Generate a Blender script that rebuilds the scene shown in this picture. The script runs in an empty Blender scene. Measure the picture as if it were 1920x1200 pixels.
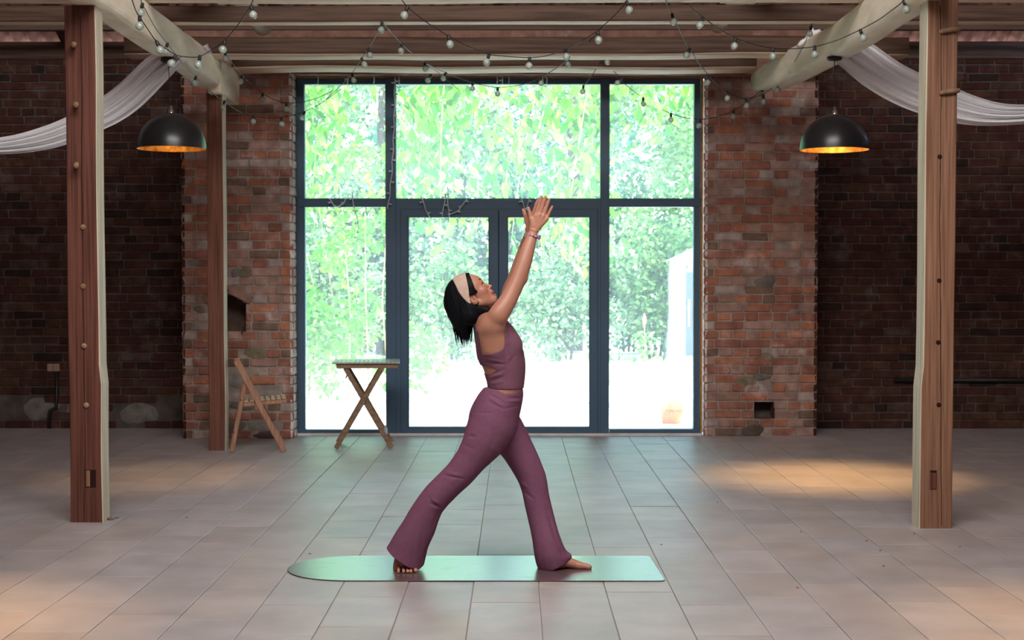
import bpy, math, random
import numpy as np
from mathutils import Vector, Matrix, noise as mnoise
random.seed(7)
rng = np.random.default_rng(7)
sc = bpy.context.scene
C = sc.collection
PI = math.pi

# ------------------------------------------------------------------ camera
F, CH = 2700.0, 1.45                      # focal length in px of a 1920 px wide frame, eye height
PITCH, YAW = math.atan(73 / F), 8 / F
cam_d = bpy.data.cameras.new('camera')
cam_d.sensor_fit = 'HORIZONTAL'
cam_d.sensor_width = 36
cam_d.lens = 36 * F / 1920
cam_d.clip_start, cam_d.clip_end = 0.05, 500
cam = bpy.data.objects.new('camera', cam_d)
C.objects.link(cam)
cam.location = (0, 0, CH)
cam.rotation_euler = (PI / 2 - PITCH, 0, YAW)
sc.camera = cam
cam_d.dof.use_dof = True
cam_d.dof.focus_distance = 7.3
cam_d.dof.aperture_fstop = 7.0
MW = cam.rotation_euler.to_matrix()

def P(u, v, Y):
    """world point on the vertical plane y = Y that the photograph shows at pixel u, v"""
    d = MW @ Vector(((u - 960) / F, -(v - 600) / F, -1.0))
    t = Y / d.y
    return Vector((d.x * t, Y, CH + d.z * t))

def G(u, v, z=0.0):
    d = MW @ Vector(((u - 960) / F, -(v - 600) / F, -1.0))
    t = (z - CH) / d.z
    return Vector((d.x * t, d.y * t, z))

# ------------------------------------------------------------------ sky, sun, exposure
sc.view_settings.view_transform = 'Standard'
sc.view_settings.look = 'None'
sc.view_settings.gamma = 1
sc.view_settings.use_curve_mapping = False
sc.view_settings.exposure = 0.27
w = bpy.data.worlds.new('world'); sc.world = w
w.use_nodes = True
wn = w.node_tree.nodes; wl = w.node_tree.links
wn.clear()
sky = wn.new('ShaderNodeTexSky')
sky.sky_type = 'NISHITA'
sky.sun_disc = False
sky.sun_elevation = math.radians(58)
sky.sun_rotation = math.radians(200)
sky.altitude = 200; sky.dust_density = 1.5
bg = wn.new('ShaderNodeBackground'); bg.inputs['Strength'].default_value = 1.8
wo = wn.new('ShaderNodeOutputWorld')
tint_ = wn.new('ShaderNodeMix'); tint_.data_type = 'RGBA'; tint_.blend_type = 'MULTIPLY'; tint_.inputs[0].default_value = 1; tint_.inputs[7].default_value = (0.95, 0.98, 1.07, 1)
wl.new(sky.outputs[0], tint_.inputs[6]); wl.new(tint_.outputs[2], bg.inputs[0]); wl.new(bg.outputs[0], wo.inputs[0])

sd = bpy.data.lights.new('sun', 'SUN'); sd.energy = 17.0; sd.angle = 0.01; sd.color = (1.0, 0.95, 0.86)
sun = bpy.data.objects.new('sun', sd); C.objects.link(sun)
SUN_DIR = Vector((-0.30, -0.283, -0.91)).normalized()     # the way the light travels: steeply down, from the garden side
sun.rotation_euler = SUN_DIR.to_track_quat('-Z', 'Y').to_euler()

def area(name, loc, rot, sx, sy, energy, color, portal=False):
    d = bpy.data.lights.new(name, 'AREA'); d.shape = 'RECTANGLE'; d.size = sx; d.size_y = sy
    d.energy = energy; d.color = color
    if portal: d.cycles.is_portal = True
    o = bpy.data.objects.new(name, d); C.objects.link(o); o.location = loc; o.rotation_euler = rot
    return o
area('window_daylight_portal', (-0.15, 13.75, 1.7), (-PI / 2, 0, 0), 4.0, 3.4, 1, (1, 1, 1), True)
area('overhead_fill', (0, 3.4, 5.95), (math.radians(56), 0, 0), 5.6, 2.0, 420, (1.0, 0.95, 0.93))   # added fill lamp above the camera; the roof there is closed
area('window_sky_fill', (-0.1, 14.98, 4.7), (math.radians(-27), 0, 0), 5.0, 0.9, 800, (0.66, 0.83, 1.0))    # added lamp outside the window, boosting the skylight on the floor
sc.cycles.use_denoising = True
sc.cycles.max_bounces = 10
sc.cycles.diffuse_bounces = 5
sc.cycles.transparent_max_bounces = 24
sc.cycles.sample_clamp_indirect = 6.0
sc.cycles.caustics_refractive = False
sc.cycles.caustics_reflective = False

# ------------------------------------------------------------------ materials
def new_mat(name):
    m = bpy.data.materials.new(name); m.use_nodes = True
    nt = m.node_tree; b = nt.nodes['Principled BSDF']
    return m, nt, b

def mk(name, col, rough=0.6, metal=0.0, spec=0.5, **kw):
    m, nt, b = new_mat(name)
    b.inputs['Base Color'].default_value = (*col, 1)
    b.inputs['Roughness'].default_value = rough
    b.inputs['Metallic'].default_value = metal
    b.inputs['Specular IOR Level'].default_value = spec
    for k, v in kw.items():
        b.inputs[k].default_value = v
    return m

def noisy(name, c1, c2, scale=6, rough=0.7, stretch=(1, 1, 1), bump=0.3, bdist=0.004, detail=6, c3=None, spec=0.4, lo=0.35, hi=0.65, metal=0.0, bscale=None, attr=None, smear=False):
    """two or three colour mottled material, coordinates in metres, optional per-piece colour attribute"""
    m, nt, b = new_mat(name)
    N, L = nt.nodes, nt.links
    tc = N.new('ShaderNodeTexCoord'); mp = N.new('ShaderNodeMapping')
    mp.inputs['Scale'].default_value = stretch
    L.new(tc.outputs['Object'], mp.inputs['Vector'])
    nz = N.new('ShaderNodeTexNoise'); nz.inputs['Scale'].default_value = scale; nz.inputs['Detail'].default_value = detail
    L.new(mp.outputs[0], nz.inputs['Vector'])
    cr = N.new('ShaderNodeValToRGB'); e = cr.color_ramp.elements
    e[0].position = lo; e[0].color = (*c1, 1); e[1].position = hi; e[1].color = (*c2, 1)
    if c3:
        x = e.new(min(0.98, hi + 0.12)); x.color = (*c3, 1)
    L.new(nz.outputs['Fac'], cr.inputs[0])
    out = cr.outputs[0]
    if attr:
        at = N.new('ShaderNodeAttribute'); at.attribute_name = attr
        mx = N.new('ShaderNodeMix'); mx.data_type = 'RGBA'; mx.blend_type = 'MULTIPLY'; mx.inputs[0].default_value = 1
        L.new(at.outputs['Color'], mx.inputs[6]); L.new(out, mx.inputs[7]); out = mx.outputs[2]
    if smear:                                     # lime mortar smeared over parts of the brick faces
        n3 = N.new('ShaderNodeTexNoise'); n3.inputs['Scale'].default_value = 4.5; n3.inputs['Detail'].default_value = 7; n3.inputs['Roughness'].default_value = 0.65
        L.new(tc.outputs['Object'], n3.inputs['Vector'])
        r3 = N.new('ShaderNodeMapRange'); r3.inputs[1].default_value = 0.57; r3.inputs[2].default_value = 0.68; r3.inputs[4].default_value = 0.55
        L.new(n3.outputs['Fac'], r3.inputs[0]); m3 = N.new('ShaderNodeMix'); m3.data_type = 'RGBA'
        hs = N.new('ShaderNodeHueSaturation'); hs.inputs['Saturation'].default_value = 0.42; hs.inputs['Value'].default_value = 1.25
        L.new(out, hs.inputs['Color']); L.new(r3.outputs[0], m3.inputs[0]); L.new(out, m3.inputs[6]); L.new(hs.outputs[0], m3.inputs[7]); out = m3.outputs[2]
    L.new(out, b.inputs['Base Color'])
    b.inputs['Roughness'].default_value = rough
    b.inputs['Specular IOR Level'].default_value = spec
    b.inputs['Metallic'].default_value = metal
    if bump:
        n2 = N.new('ShaderNodeTexNoise'); n2.inputs['Scale'].default_value = bscale or scale * 4; n2.inputs['Detail'].default_value = 5
        L.new(mp.outputs[0], n2.inputs['Vector'])
        bp = N.new('ShaderNodeBump'); bp.inputs['Strength'].default_value = bump; bp.inputs['Distance'].default_value = bdist
        L.new(n2.outputs['Fac'], bp.inputs['Height']); L.new(bp.outputs[0], b.inputs['Normal'])
    return m

def wood(name, c1, c2, axis='z', scale=1.0, rough=0.65, c3=None):
    st = {'x': (0.6, 14, 14), 'y': (14, 0.6, 14), 'z': (24, 24, 0.6)}[axis]
    return noisy(name, c1, c2, scale=2.6 * scale, rough=rough, stretch=st, bump=0.5, bdist=0.003, c3=c3, spec=0.3, bscale=7)

M = {}
M['brick'] = noisy('brick', (0.72, 0.7, 0.7), (1.12, 1.1, 1.08), scale=9, rough=0.92, bump=0.8, bdist=0.006, attr='tint', spec=0.15, bscale=28, smear=True)
M['floor'] = noisy('floor_tile', (0.86, 0.86, 0.86), (1.06, 1.05, 1.05), scale=3.5, rough=0.43, bump=0.12, bdist=0.002, attr='tint', spec=0.5, bscale=30)
M['grout'] = mk('grout', (0.24, 0.22, 0.21), 0.9)
M['post_red'] = wood('red_brown_timber', (0.085, 0.030, 0.020), (0.18, 0.066, 0.044), 'z', c3=(0.24, 0.10, 0.065))
M['post_tan'] = wood('tan_timber', (0.19, 0.09, 0.052), (0.34, 0.18, 0.11), 'z', c3=(0.42, 0.25, 0.155))
M['post_mid'] = wood('dark_red_timber', (0.13, 0.052, 0.035), (0.24, 0.10, 0.065), 'z')
M['limed'] = wood('pale_side_timber', (0.50, 0.45, 0.33), (0.70, 0.65, 0.50), 'z', c3=(0.74, 0.68, 0.5))  # paler timber for one side of each post
M['limed_y'] = noisy('limewashed_beam', (0.76, 0.66, 0.50), (0.90, 0.81, 0.66), scale=5, stretch=(2, 0.6, 2), rough=0.85, bump=0.6, bdist=0.008, c3=(0.85, 0.79, 0.65), spec=0.2, bscale=10)
M['beam'] = wood('old_beam_timber', (0.055, 0.030, 0.018), (0.115, 0.066, 0.042), 'x', c3=(0.15, 0.09, 0.06))
M['lit_edge'] = wood('lit_edge_timber', (0.62, 0.47, 0.34), (0.80, 0.64, 0.48), 'x')  # window light on the cross beams' undersides, put into a paler colour
M['dark_wood'] = wood('dark_roof_timber', (0.09, 0.055, 0.04), (0.17, 0.105, 0.075), 'x')
M['crack'] = mk('crack_shadow_wood', (0.03, 0.014, 0.01), 0.95, spec=0.1)
M['roof_tile'] = noisy('clay_roof_tile', (0.42, 0.2, 0.16), (0.62, 0.36, 0.31), scale=10, rough=0.85, bump=0.4)
M['frame'] = mk('anthracite_metal', (0.06, 0.12, 0.19), 0.42, spec=0.5)
M['reveal'] = noisy('orange_foam_strip', (0.42, 0.2, 0.05), (0.62, 0.33, 0.1), scale=20)
M['stone'] = noisy('pale_sill_stone', (0.62, 0.62, 0.6), (0.75, 0.75, 0.73), scale=10, rough=0.6)

def glass_mat():
    m = bpy.data.materials.new('hazed_window_glass'); m.use_nodes = True
    nt = m.node_tree; N = nt.nodes; L = nt.links; N.clear()
    o = N.new('ShaderNodeOutputMaterial')
    tr = N.new('ShaderNodeBsdfTransparent'); tr.inputs[0].default_value = (0.93, 0.97, 0.95, 1)
    gl = N.new('ShaderNodeBsdfGlossy'); gl.inputs['Roughness'].default_value = 0.02
    fr = N.new('ShaderNodeFresnel'); fr.inputs[0].default_value = 1.45
    tl = N.new('ShaderNodeBsdfTranslucent'); tl.inputs[0].default_value = (0.85, 0.95, 1.0, 1)  # glare veil over the panes, put into the glass as a translucent share
    m1 = N.new('ShaderNodeMixShader'); m2 = N.new('ShaderNodeMixShader')
    tc = N.new('ShaderNodeTexCoord'); nz = N.new('ShaderNodeTexNoise'); nz.inputs['Scale'].default_value = 1.3; nz.inputs['Detail'].default_value = 3
    mr = N.new('ShaderNodeMapRange'); mr.inputs[3].default_value = 0.035; mr.inputs[4].default_value = 0.10
    L.new(tc.outputs['Object'], nz.inputs['Vector']); L.new(nz.outputs['Fac'], mr.inputs[0])
    L.new(mr.outputs[0], m1.inputs[0]); L.new(tr.outputs[0], m1.inputs[1]); L.new(tl.outputs[0], m1.inputs[2])
    L.new(fr.outputs[0], m2.inputs[0]); L.new(m1.outputs[0], m2.inputs[1]); L.new(gl.outputs[0], m2.inputs[2])
    L.new(m2.outputs[0], o.inputs[0])
    return m
M['glass'] = glass_mat()

# ------------------------------------------------------------------ mesh building helpers
class MB:
    def __init__(s):
        s.v = []; s.f = []; s.m = []; s.c = []; s.mats = []; s.smooth = []
    def mi(s, mat):
        if mat not in s.mats: s.mats.append(mat)
        return s.mats.index(mat)
    def add(s, vs, fs, mat, col=(1, 1, 1), smooth=False):
        k = len(s.v); i = s.mi(mat)
        s.v += [tuple(p) for p in vs]
        for f in fs:
            s.f.append(tuple(k + j for j in f)); s.m.append(i); s.c.append(col); s.smooth.append(smooth)
    def box(s, lo, hi, mat, ch=0.0, col=(1, 1, 1), xf=None, jit=0.0):
        lo = list(lo); hi = list(hi)
        if ch <= 0:
            vs = [Vector((x, y, z)) for z in (lo[2], hi[2]) for y in (lo[1], hi[1]) for x in (lo[0], hi[0])]
            fs = [(0, 2, 3, 1), (4, 5, 7, 6), (0, 1, 5, 4), (2, 6, 7, 3), (0, 4, 6, 2), (1, 3, 7, 5)]
        else:
            ch = min(ch, 0.45 * min(hi[i] - lo[i] for i in range(3)))
            vs = []
            idx = {}
            for cx in (0, 1):
                for cy in (0, 1):
                    for cz in (0, 1):
                        b = Vector(((lo, hi)[cx][0], (lo, hi)[cy][1], (lo, hi)[cz][2]))
                        sg = (1 - 2 * cx, 1 - 2 * cy, 1 - 2 * cz)
                        j = Vector([random.uniform(-jit, jit) for _ in range(3)])
                        for ax in range(3):       # vertex lying on the face of axis ax
                            q = b + j
                            for o in range(3):
                                if o != ax: q[o] += sg[o] * ch
                            idx[(cx, cy, cz, ax)] = len(vs); vs.append(q)
            fs = []
            I = lambda c, ax: idx[(c[0], c[1], c[2], ax)]
            for ax in range(3):
                o1, o2 = (ax + 1) % 3, (ax + 2) % 3
                for sd_ in (0, 1):
                    q = []
                    for a, b_ in ((0, 0), (1, 0), (1, 1), (0, 1)):
                        c = [0, 0, 0]; c[ax] = sd_; c[o1] = a; c[o2] = b_; q.append(I(c, ax))
                    fs.append(tuple(q) if sd_ else tuple(q[::-1]))
                for a in (0, 1):
                    for b_ in (0, 1):
                        c0 = [0, 0, 0]; c0[o1] = a; c0[o2] = b_; c1 = list(c0); c1[ax] = 1
                        q = (I(c0, o1), I(c1, o1), I(c1, o2), I(c0, o2))
                        fs.append(q if (a ^ b_) else q[::-1])
            for cx in (0, 1):
                for cy in (0, 1):
                    for cz in (0, 1):
                        q = [idx[(cx, cy, cz, a)] for a in range(3)]
                        fs.append(tuple(q) if (cx + cy + cz) % 2 else tuple(q[::-1]))
        if xf is not None: vs = [xf @ p for p in vs]
        s.add(vs, fs, mat, col)
    def bar(s, a, b, wx, wy, mat, up=(0, 0, 1), ch=0.0, col=(1, 1, 1)):
        """rectangular bar from a to b, wx across, wy along 'up'"""
        a = Vector(a); b = Vector(b); d = b - a; L = d.length; z = d.normalized()
        u = Vector(up); x = u.cross(z)
        if x.length < 1e-4: x = Vector((1, 0, 0)).cross(z)
        x.normalize(); y = z.cross(x)
        R = Matrix((x, y, z)).transposed().to_4x4(); R.translation = a
        s.box((-wx / 2, -wy / 2, 0), (wx / 2, wy / 2, L), mat, ch, col, R)
    def tube(s, pts, r, mat, n=8, col=(1, 1, 1), cap=True, smooth=True, sx=1.0):
        pts = [Vector(p) for p in pts]
        rs = r if isinstance(r, (list, tuple)) else [r] * len(pts)
        k0 = []; vs = []; fs = []
        prev = None
        for i, p in enumerate(pts):
            t = (pts[min(i + 1, len(pts) - 1)] - pts[max(i - 1, 0)]).normalized()
            if prev is None:
                x = t.cross(Vector((0, 0, 1)))
                if x.length < 1e-3: x = t.cross(Vector((0, 1, 0)))
            else:
                x = prev - t * prev.dot(t)
            x.normalize(); prev = x; y = t.cross(x)
            for k in range(n):
                a = 2 * PI * k / n
                vs.append(p + (x * math.cos(a) * sx + y * math.sin(a)) * rs[i])
        for i in range(len(pts) - 1):
            for k in range(n):
                fs.append((i * n + k, i * n + (k + 1) % n, (i + 1) * n + (k + 1) % n, (i + 1) * n + k))
        if cap:
            fs.append(tuple(range(n))[::-1]); fs.append(tuple((len(pts) - 1) * n + k for k in range(n)))
        s.add(vs, fs, mat, col, smooth)
    def lathe(s, prof, c, mat, n=24, col=(1, 1, 1), axis=None, smooth=True):
        """prof: (radius, height) pairs about a vertical (or given) axis through c"""
        vs = []; fs = []
        R = Matrix.Identity(3) if axis is None else Vector(axis).to_track_quat('Z', 'Y').to_matrix()
        for r, h in prof:
            for k in range(n):
                a = 2 * PI * k / n
                vs.append(Vector(c) + R @ Vector((r * math.cos(a), r * math.sin(a), h)))
        for i in range(len(prof) - 1):
            for k in range(n):
                fs.append((i * n + k, i * n + (k + 1) % n, (i + 1) * n + (k + 1) % n, (i + 1) * n + k))
        s.add(vs, fs, mat, col, smooth)
    def loft(s, rings, mat, col=(1, 1, 1), smooth=False, mats=None, cap=True):
        """rings: lists of equal length of points; mats: material per ring segment"""
        n = len(rings[0]); vs = [p for r in rings for p in r]
        k = len(s.v); s.v += [tuple(p) for p in vs]
        for i in range(len(rings) - 1):
            for j in range(n):
                s.f.append((k + i * n + j, k + i * n + (j + 1) % n, k + (i + 1) * n + (j + 1) % n, k + (i + 1) * n + j))
                s.m.append(s.mi(mats[j] if mats else mat)); s.c.append(col); s.smooth.append(smooth)
        if cap:
            for q in (tuple(range(n))[::-1], tuple((len(rings) - 1) * n + j for j in range(n))):
                s.f.append(tuple(k + j for j in q)); s.m.append(s.mi(mat)); s.c.append(col); s.smooth.append(smooth)
    def build(s, name, parent=None, loc=None):
        me = bpy.data.meshes.new(name)
        v = s.v
        if loc is not None: v = [(p[0] - loc[0], p[1] - loc[1], p[2] - loc[2]) for p in v]
        me.from_pydata(v, [], s.f)
        for m in s.mats: me.materials.append(m)
        me.polygons.foreach_set('material_index', s.m)
        me.polygons.foreach_set('use_smooth', s.smooth)
        at = me.color_attributes.new('tint', 'FLOAT_COLOR', 'CORNER')
        tot = np.array([len(f) for f in s.f])
        cc = np.ones((len(s.f), 4), np.float32); cc[:, :3] = np.array(s.c, np.float32)
        at.data.foreach_set('color', np.repeat(cc, tot, axis=0).ravel())
        me.update()
        o = bpy.data.objects.new(name, me); C.objects.link(o)
        if loc is not None and parent is None: o.location = loc
        if parent is not None: o.parent = parent
        return o

def thing(name, label, cat, loc=(0, 0, 0), group=None):
    o = bpy.data.objects.new(name, None); C.objects.link(o); o.location = loc
    o.empty_display_size = 0.1
    return tag(o, label, cat, group)
def tag(o, label, cat, group=None):
    o['label'] = label; o['category'] = cat
    if group: o['group'] = group
    return o
def struct(o):
    o['kind'] = 'structure'; return o
# ------------------------------------------------------------------ floor of long tiles
TW, TL = 0.3125, 0.565
m = MB()
x0 = (1010 - 968) / F * (F * CH / 565)           # a joint the photograph shows near the feet
y0 = F * CH / (1157 - 527)
NX = 21
for i in range(-NX, NX):
    off = [0.0, 0.27, 0.09, 0.36, 0.18, 0.45][(i * 5) % 6] + 0.02 * math.sin(i)
    k0 = int((-3.0 - y0) / TL) - 1
    for j in range(k0, 40):
        xa, xb = x0 + i * TW, x0 + (i + 1) * TW
        ya = y0 + j * TL + off; yb = ya + TL
        if yb < -3.0 or ya > 14.25: continue
        ya = max(ya, -3.0); yb = min(yb, 14.25)
        if yb - ya < 0.02: continue
        g = 0.0022; h = random.uniform(-0.0008, 0.0008)
        t = random.uniform(0.93, 1.06); r = random.uniform(-0.012, 0.012)
        col = (0.43 * t + r, 0.395 * t, 0.385 * t - r)
        c = 0.003; vs = []
        tx, ty = random.uniform(-1, 1) * 0.0006, random.uniform(-1, 1) * 0.0008
        for (zz, ins) in ((-0.006, 0), (h - 0.0012, 0), (h, c)):
            for (px, py, sx, sy) in ((xa + g, ya + .0008, 1, 1), (xb - g, ya + .0008, -1, 1), (xb - g, yb - .0008, -1, -1), (xa + g, yb - .0008, 1, -1)):
                tz = (tx * (-sx) + ty * (-sy)) if zz > -0.003 else 0
                vs.append((px + sx * ins, py + sy * ins, zz + tz))
        fs = [(8, 9, 10, 11)]
        for a in (0, 4):
            for q in range(4): fs.append((a + q, a + (q + 1) % 4, a + 4 + (q + 1) % 4, a + 4 + q))
        m.add(vs, fs, M['floor'], col)
m.box((-6.6, -3.1, -0.12), (6.6, 14.3, -0.0045), M['grout'])
struct(m.build('floor'))

# ------------------------------------------------------------------ brickwork
MORTAR = (0.36, 0.30, 0.26)
def brick_col(style):
    r = random.random()
    if style == 'pier':
        if r < 0.36: c = (0.37, 0.165, 0.12)
        elif r < 0.50: c = (0.46, 0.20, 0.125)
        elif r < 0.82: c = (0.42, 0.27, 0.22)
        elif r < 0.92: c = (0.46, 0.38, 0.34)
        else: c = (0.24, 0.16, 0.12)
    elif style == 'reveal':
        c = (0.78, 0.70, 0.66)  # window light on the reveals, put into a paler brick colour
    else:
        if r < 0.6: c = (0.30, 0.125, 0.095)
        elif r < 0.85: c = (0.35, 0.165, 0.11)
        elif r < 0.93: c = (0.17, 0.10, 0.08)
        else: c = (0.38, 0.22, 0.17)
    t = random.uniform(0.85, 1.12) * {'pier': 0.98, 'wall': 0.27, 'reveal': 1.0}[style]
    return tuple(x * t for x in c)

def in_poly(x, y, poly):
    ins = False; n = len(poly)
    for i in range(n):
        x1, y1 = poly[i]; x2, y2 = poly[(i + 1) % n]
        if (y1 > y) != (y2 > y) and x < (x2 - x1) * (y - y1) / (y2 - y1) + x1: ins = not ins
    return ins

def brick_face(m, O, U, Nn, W, H, style, holes=(), stones=(), course=0.083, L=0.262, stretch_only=False, seed=0, phase=0, base_dark=0, edge=True):
    """courses of chamfered bricks on the plane through O spanned by U and z, facing Nn"""
    rs = random.getstate(); random.seed(seed + 11)
    U = Vector(U); Nn = Vector(Nn); Z = Vector((0, 0, 1)); O = Vector(O)
    X = Matrix((U, Nn, Z)).transposed().to_4x4(); X.translation = O
    flip = U.cross(Nn).z < 0
    def blk(a, b, c, d, col, y1, y0=-0.03, ch=0.008, jit=0.0035, mat=None):
        mm = MB(); mm.box((a, y0, c), (b, y1, d), mat or M['brick'], ch, col, X, jit)
        if flip: mm.f = [f[::-1] for f in mm.f]
        m.add(mm.v, mm.f, mm.mats[0], col)
    n = int(H / course) + 1
    if style == 'wall': L = 0.285
    for k in range(n):
        c0 = k * course; c1 = min(c0 + course - 0.010, H)
        if c1 - c0 < 0.02: continue
        hdr = ((k + phase) % 2 == 1 and style != 'wall') or (style == 'wall' and (k + phase) % 5 == 2) and not stretch_only
        bl = L / 2 if hdr else L
        x = 0.0 if not hdr else 0.0
        first = True
        shift = random.uniform(-0.03, 0.03) if stretch_only else 0
        while x < W - 0.01:
            l = bl * random.uniform(0.93, 1.07)
            if first:
                if stretch_only: l = bl * (0.5 if k % 2 else 1.0) + shift
                elif not hdr: l = bl * (0.75 if k % 2 else 0.35)
                first = False
            xe = min(x + l, W)
            if W - xe < 0.06: xe = W
            a, b = x + (0.005 if x > 0.01 or not edge else -0.004), xe - (0.005 if xe < W - 0.01 or not edge else -0.004)
            zc = (c0 + c1) / 2
            # clip against holes
            segs = [(a, b)]
            for hp in holes:
                ns = []
                for (p, q) in segs:
                    cur = None; step = 0.01; t = p
                    while t <= q + 1e-6:
                        if not in_poly(t, zc, hp):
                            if cur is None: cur = t
                        else:
                            if cur is not None: ns.append((cur, t)); cur = None
                        t += step
                    if cur is not None: ns.append((cur, q))
                segs = ns
            for (p, q) in segs:
                if q - p < 0.03: continue
                mid = (p + q) / 2
                if any(((mid - sx_) / (rx * 1.02)) ** 2 + ((zc - sz_) / (rz * 1.0)) ** 2 < 1 for (sx_, sz_, rx, rz, _c) in stones): continue
                blk(p, q, c0 + random.uniform(-.002, .002), c1 + random.uniform(-.002, .002), brick_col(style), random.uniform(-0.003, 0.005))
            x = xe
    # mortar bed, cells of 4 cm with the holes left open
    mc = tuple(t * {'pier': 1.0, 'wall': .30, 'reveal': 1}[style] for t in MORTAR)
    g = 0.04 if holes else 5.0
    nx, nz = max(1, int(math.ceil(W / g))), max(1, int(math.ceil(H / g)))
    for i in range(nx):
        for j in range(nz):
            a, b = i * W / nx, (i + 1) * W / nx; c, d = j * H / nz, (j + 1) * H / nz
            if any(in_poly((a + b) / 2, (c + d) / 2, hp) for hp in holes): continue
            vs = [X @ Vector(p) for p in ((a, -0.007, c), (b, -0.007, c), (b, -0.007, d), (a, -0.007, d))]
            m.add(vs, [(0, 1, 2, 3) if not flip else (3, 2, 1, 0)], M['brick'], mc)
    # field stones
    for (sx_, sz_, rx, rz, col) in stones:
        vs = []; fs = []; na, nb = 14, 5
        ph = random.uniform(0, 9)
        for ib in range(nb + 1):
            rr = ib / nb
            for ia in range(na):
                A = 2 * PI * ia / na
                w_ = 1 + 0.13 * math.sin(2 * A + ph) + 0.09 * math.sin(3 * A + 2 * ph) + random.uniform(-.03, .03)
                y = 0.018 * (1 - rr ** 3) - 0.012 + random.uniform(-.003, .003)
                vs.append(X @ Vector((sx_ + rx * rr * w_ * math.cos(A), y, sz_ + rz * rr * w_ * math.sin(A))))
        for ib in range(nb):
            for ia in range(na):
                q = (ib * na + ia, ib * na + (ia + 1) % na, (ib + 1) * na + (ia + 1) % na, (ib + 1) * na + ia)
                fs.append(q if not flip else q[::-1])
        m.add(vs, fs, M['brick'], col, True)
    random.setstate(rs)

YL, YR = F * CH / 296, F * CH / 291              # fronts of the two brick piers
YW = 14.15                                        # recessed back wall
YG = 13.50                                        # window plane
xl0, xl1 = P(342, 600, YL).x, P(549, 600, YL).x
xr0, xr1 = P(1321, 600, YR).x, P(1532, 600, YR).x
PH = 3.36
def loc2(u, v, Y, ox):                            # pixel to wall coordinates
    p = P(u, v, Y); return (p.x - ox, p.z)
GREY1, GREY2, OLV = (0.20, 0.185, 0.16), (0.30, 0.27, 0.24), (0.24, 0.2, 0.14)
def S(u, v, ru, rv, col, Y, ox):
    a, z = loc2(u, v, Y, ox); k = F / Y
    return (a, z, ru / k, rv / k, col)
# left pier with its gabled niche
niche = [loc2(*q, YL, xl0) for q in ((392, 627), (461, 627), (461, 566), (427, 547), (392, 566))]
m = MB()
stl = [S(461, 511, 15, 14, OLV, YL, xl0), S(441, 512, 9, 12, GREY1, YL, xl0), S(481, 662, 25, 16, OLV, YL, xl0), S(440, 710, 30, 22, GREY2, YL, xl0), S(470, 700, 16, 14, (0.34, 0.28, 0.2), YL, xl0),
       S(500, 738, 22, 11, GREY2, YL, xl0), S(455, 760, 24, 13, GREY1, YL, xl0), S(490, 797, 36, 14, (0.26, 0.24, 0.22), YL, xl0), S(440, 800, 22, 15, GREY1, YL, xl0),
       S(500, 816, 30, 8, (0.12, 0.08, 0.07), YL, xl0), S(365, 492, 14, 9, GREY2, YL, xl0), S(375, 580, 12, 9, OLV, YL, xl0)]
brick_face(m, (xl0, YL, 0), (1, 0, 0), (0, -1, 0), xl1 - xl0, PH, 'pier', [niche], stl, seed=3)
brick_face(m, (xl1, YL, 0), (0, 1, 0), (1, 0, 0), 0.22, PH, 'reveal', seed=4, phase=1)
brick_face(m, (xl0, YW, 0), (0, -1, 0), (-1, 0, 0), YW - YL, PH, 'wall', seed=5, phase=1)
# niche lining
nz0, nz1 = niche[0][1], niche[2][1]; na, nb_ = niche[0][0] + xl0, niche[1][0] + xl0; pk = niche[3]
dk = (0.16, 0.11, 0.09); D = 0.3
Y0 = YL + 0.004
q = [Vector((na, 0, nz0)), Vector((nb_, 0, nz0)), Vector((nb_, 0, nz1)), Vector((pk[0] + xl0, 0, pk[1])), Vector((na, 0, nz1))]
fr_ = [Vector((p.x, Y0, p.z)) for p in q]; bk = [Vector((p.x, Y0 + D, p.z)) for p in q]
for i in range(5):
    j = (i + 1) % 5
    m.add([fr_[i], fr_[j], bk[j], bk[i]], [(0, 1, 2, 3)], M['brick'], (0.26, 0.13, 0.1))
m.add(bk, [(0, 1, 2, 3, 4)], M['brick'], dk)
for sgn in (-1, 1):                               # the two slanting bricks that roof the niche
    a = Vector((pk[0] + xl0 - 0.01 * sgn, YL - 0.012, pk[1] + 0.035)); b = Vector(((nb_ if sgn > 0 else na) + 0.05 * sgn, YL - 0.012, nz1 + 0.012))
    m.bar(a + Vector((0, .1, 0)), b + Vector((0, .1, 0)), 0.075, 0.215, M['brick'], up=(0, 1, 0), ch=0.008, col=(0.36, 0.22, 0.17))
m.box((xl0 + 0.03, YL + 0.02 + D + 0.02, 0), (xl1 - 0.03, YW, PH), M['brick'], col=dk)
struct(m.build('wall_left_pier'))
# right pier with a small vent hole and field stones
hole = [(loc2(u_, 760, YR, xr0)[0], z_) for u_, z_ in ((1411, .162), (1451, .162), (1451, .334), (1411, .334))]
m = MB()
str_ = [S(1435, 529, 24, 13, GREY1, YR, xr0), S(1489, 584, 14, 8, GREY2, YR, xr0), S(1437, 670, 15, 11, OLV, YR, xr0), S(1398, 716, 22, 13, OLV, YR, xr0), S(1430, 706, 22, 9, GREY1, YR, xr0),
        S(1411, 809, 26, 15, (0.12, 0.09, 0.075), YR, xr0), S(1395, 570, 14, 7, GREY2, YR, xr0)]
brick_face(m, (xr0, YR, 0), (1, 0, 0), (0, -1, 0), xr1 - xr0, PH, 'pier', [hole], str_, seed=8)
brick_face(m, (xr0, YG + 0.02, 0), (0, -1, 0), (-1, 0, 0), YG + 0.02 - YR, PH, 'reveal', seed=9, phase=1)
brick_face(m, (xr1, YR, 0), (0, 1, 0), (1, 0, 0), YW - YR, PH, 'wall', seed=10, phase=1)
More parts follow.
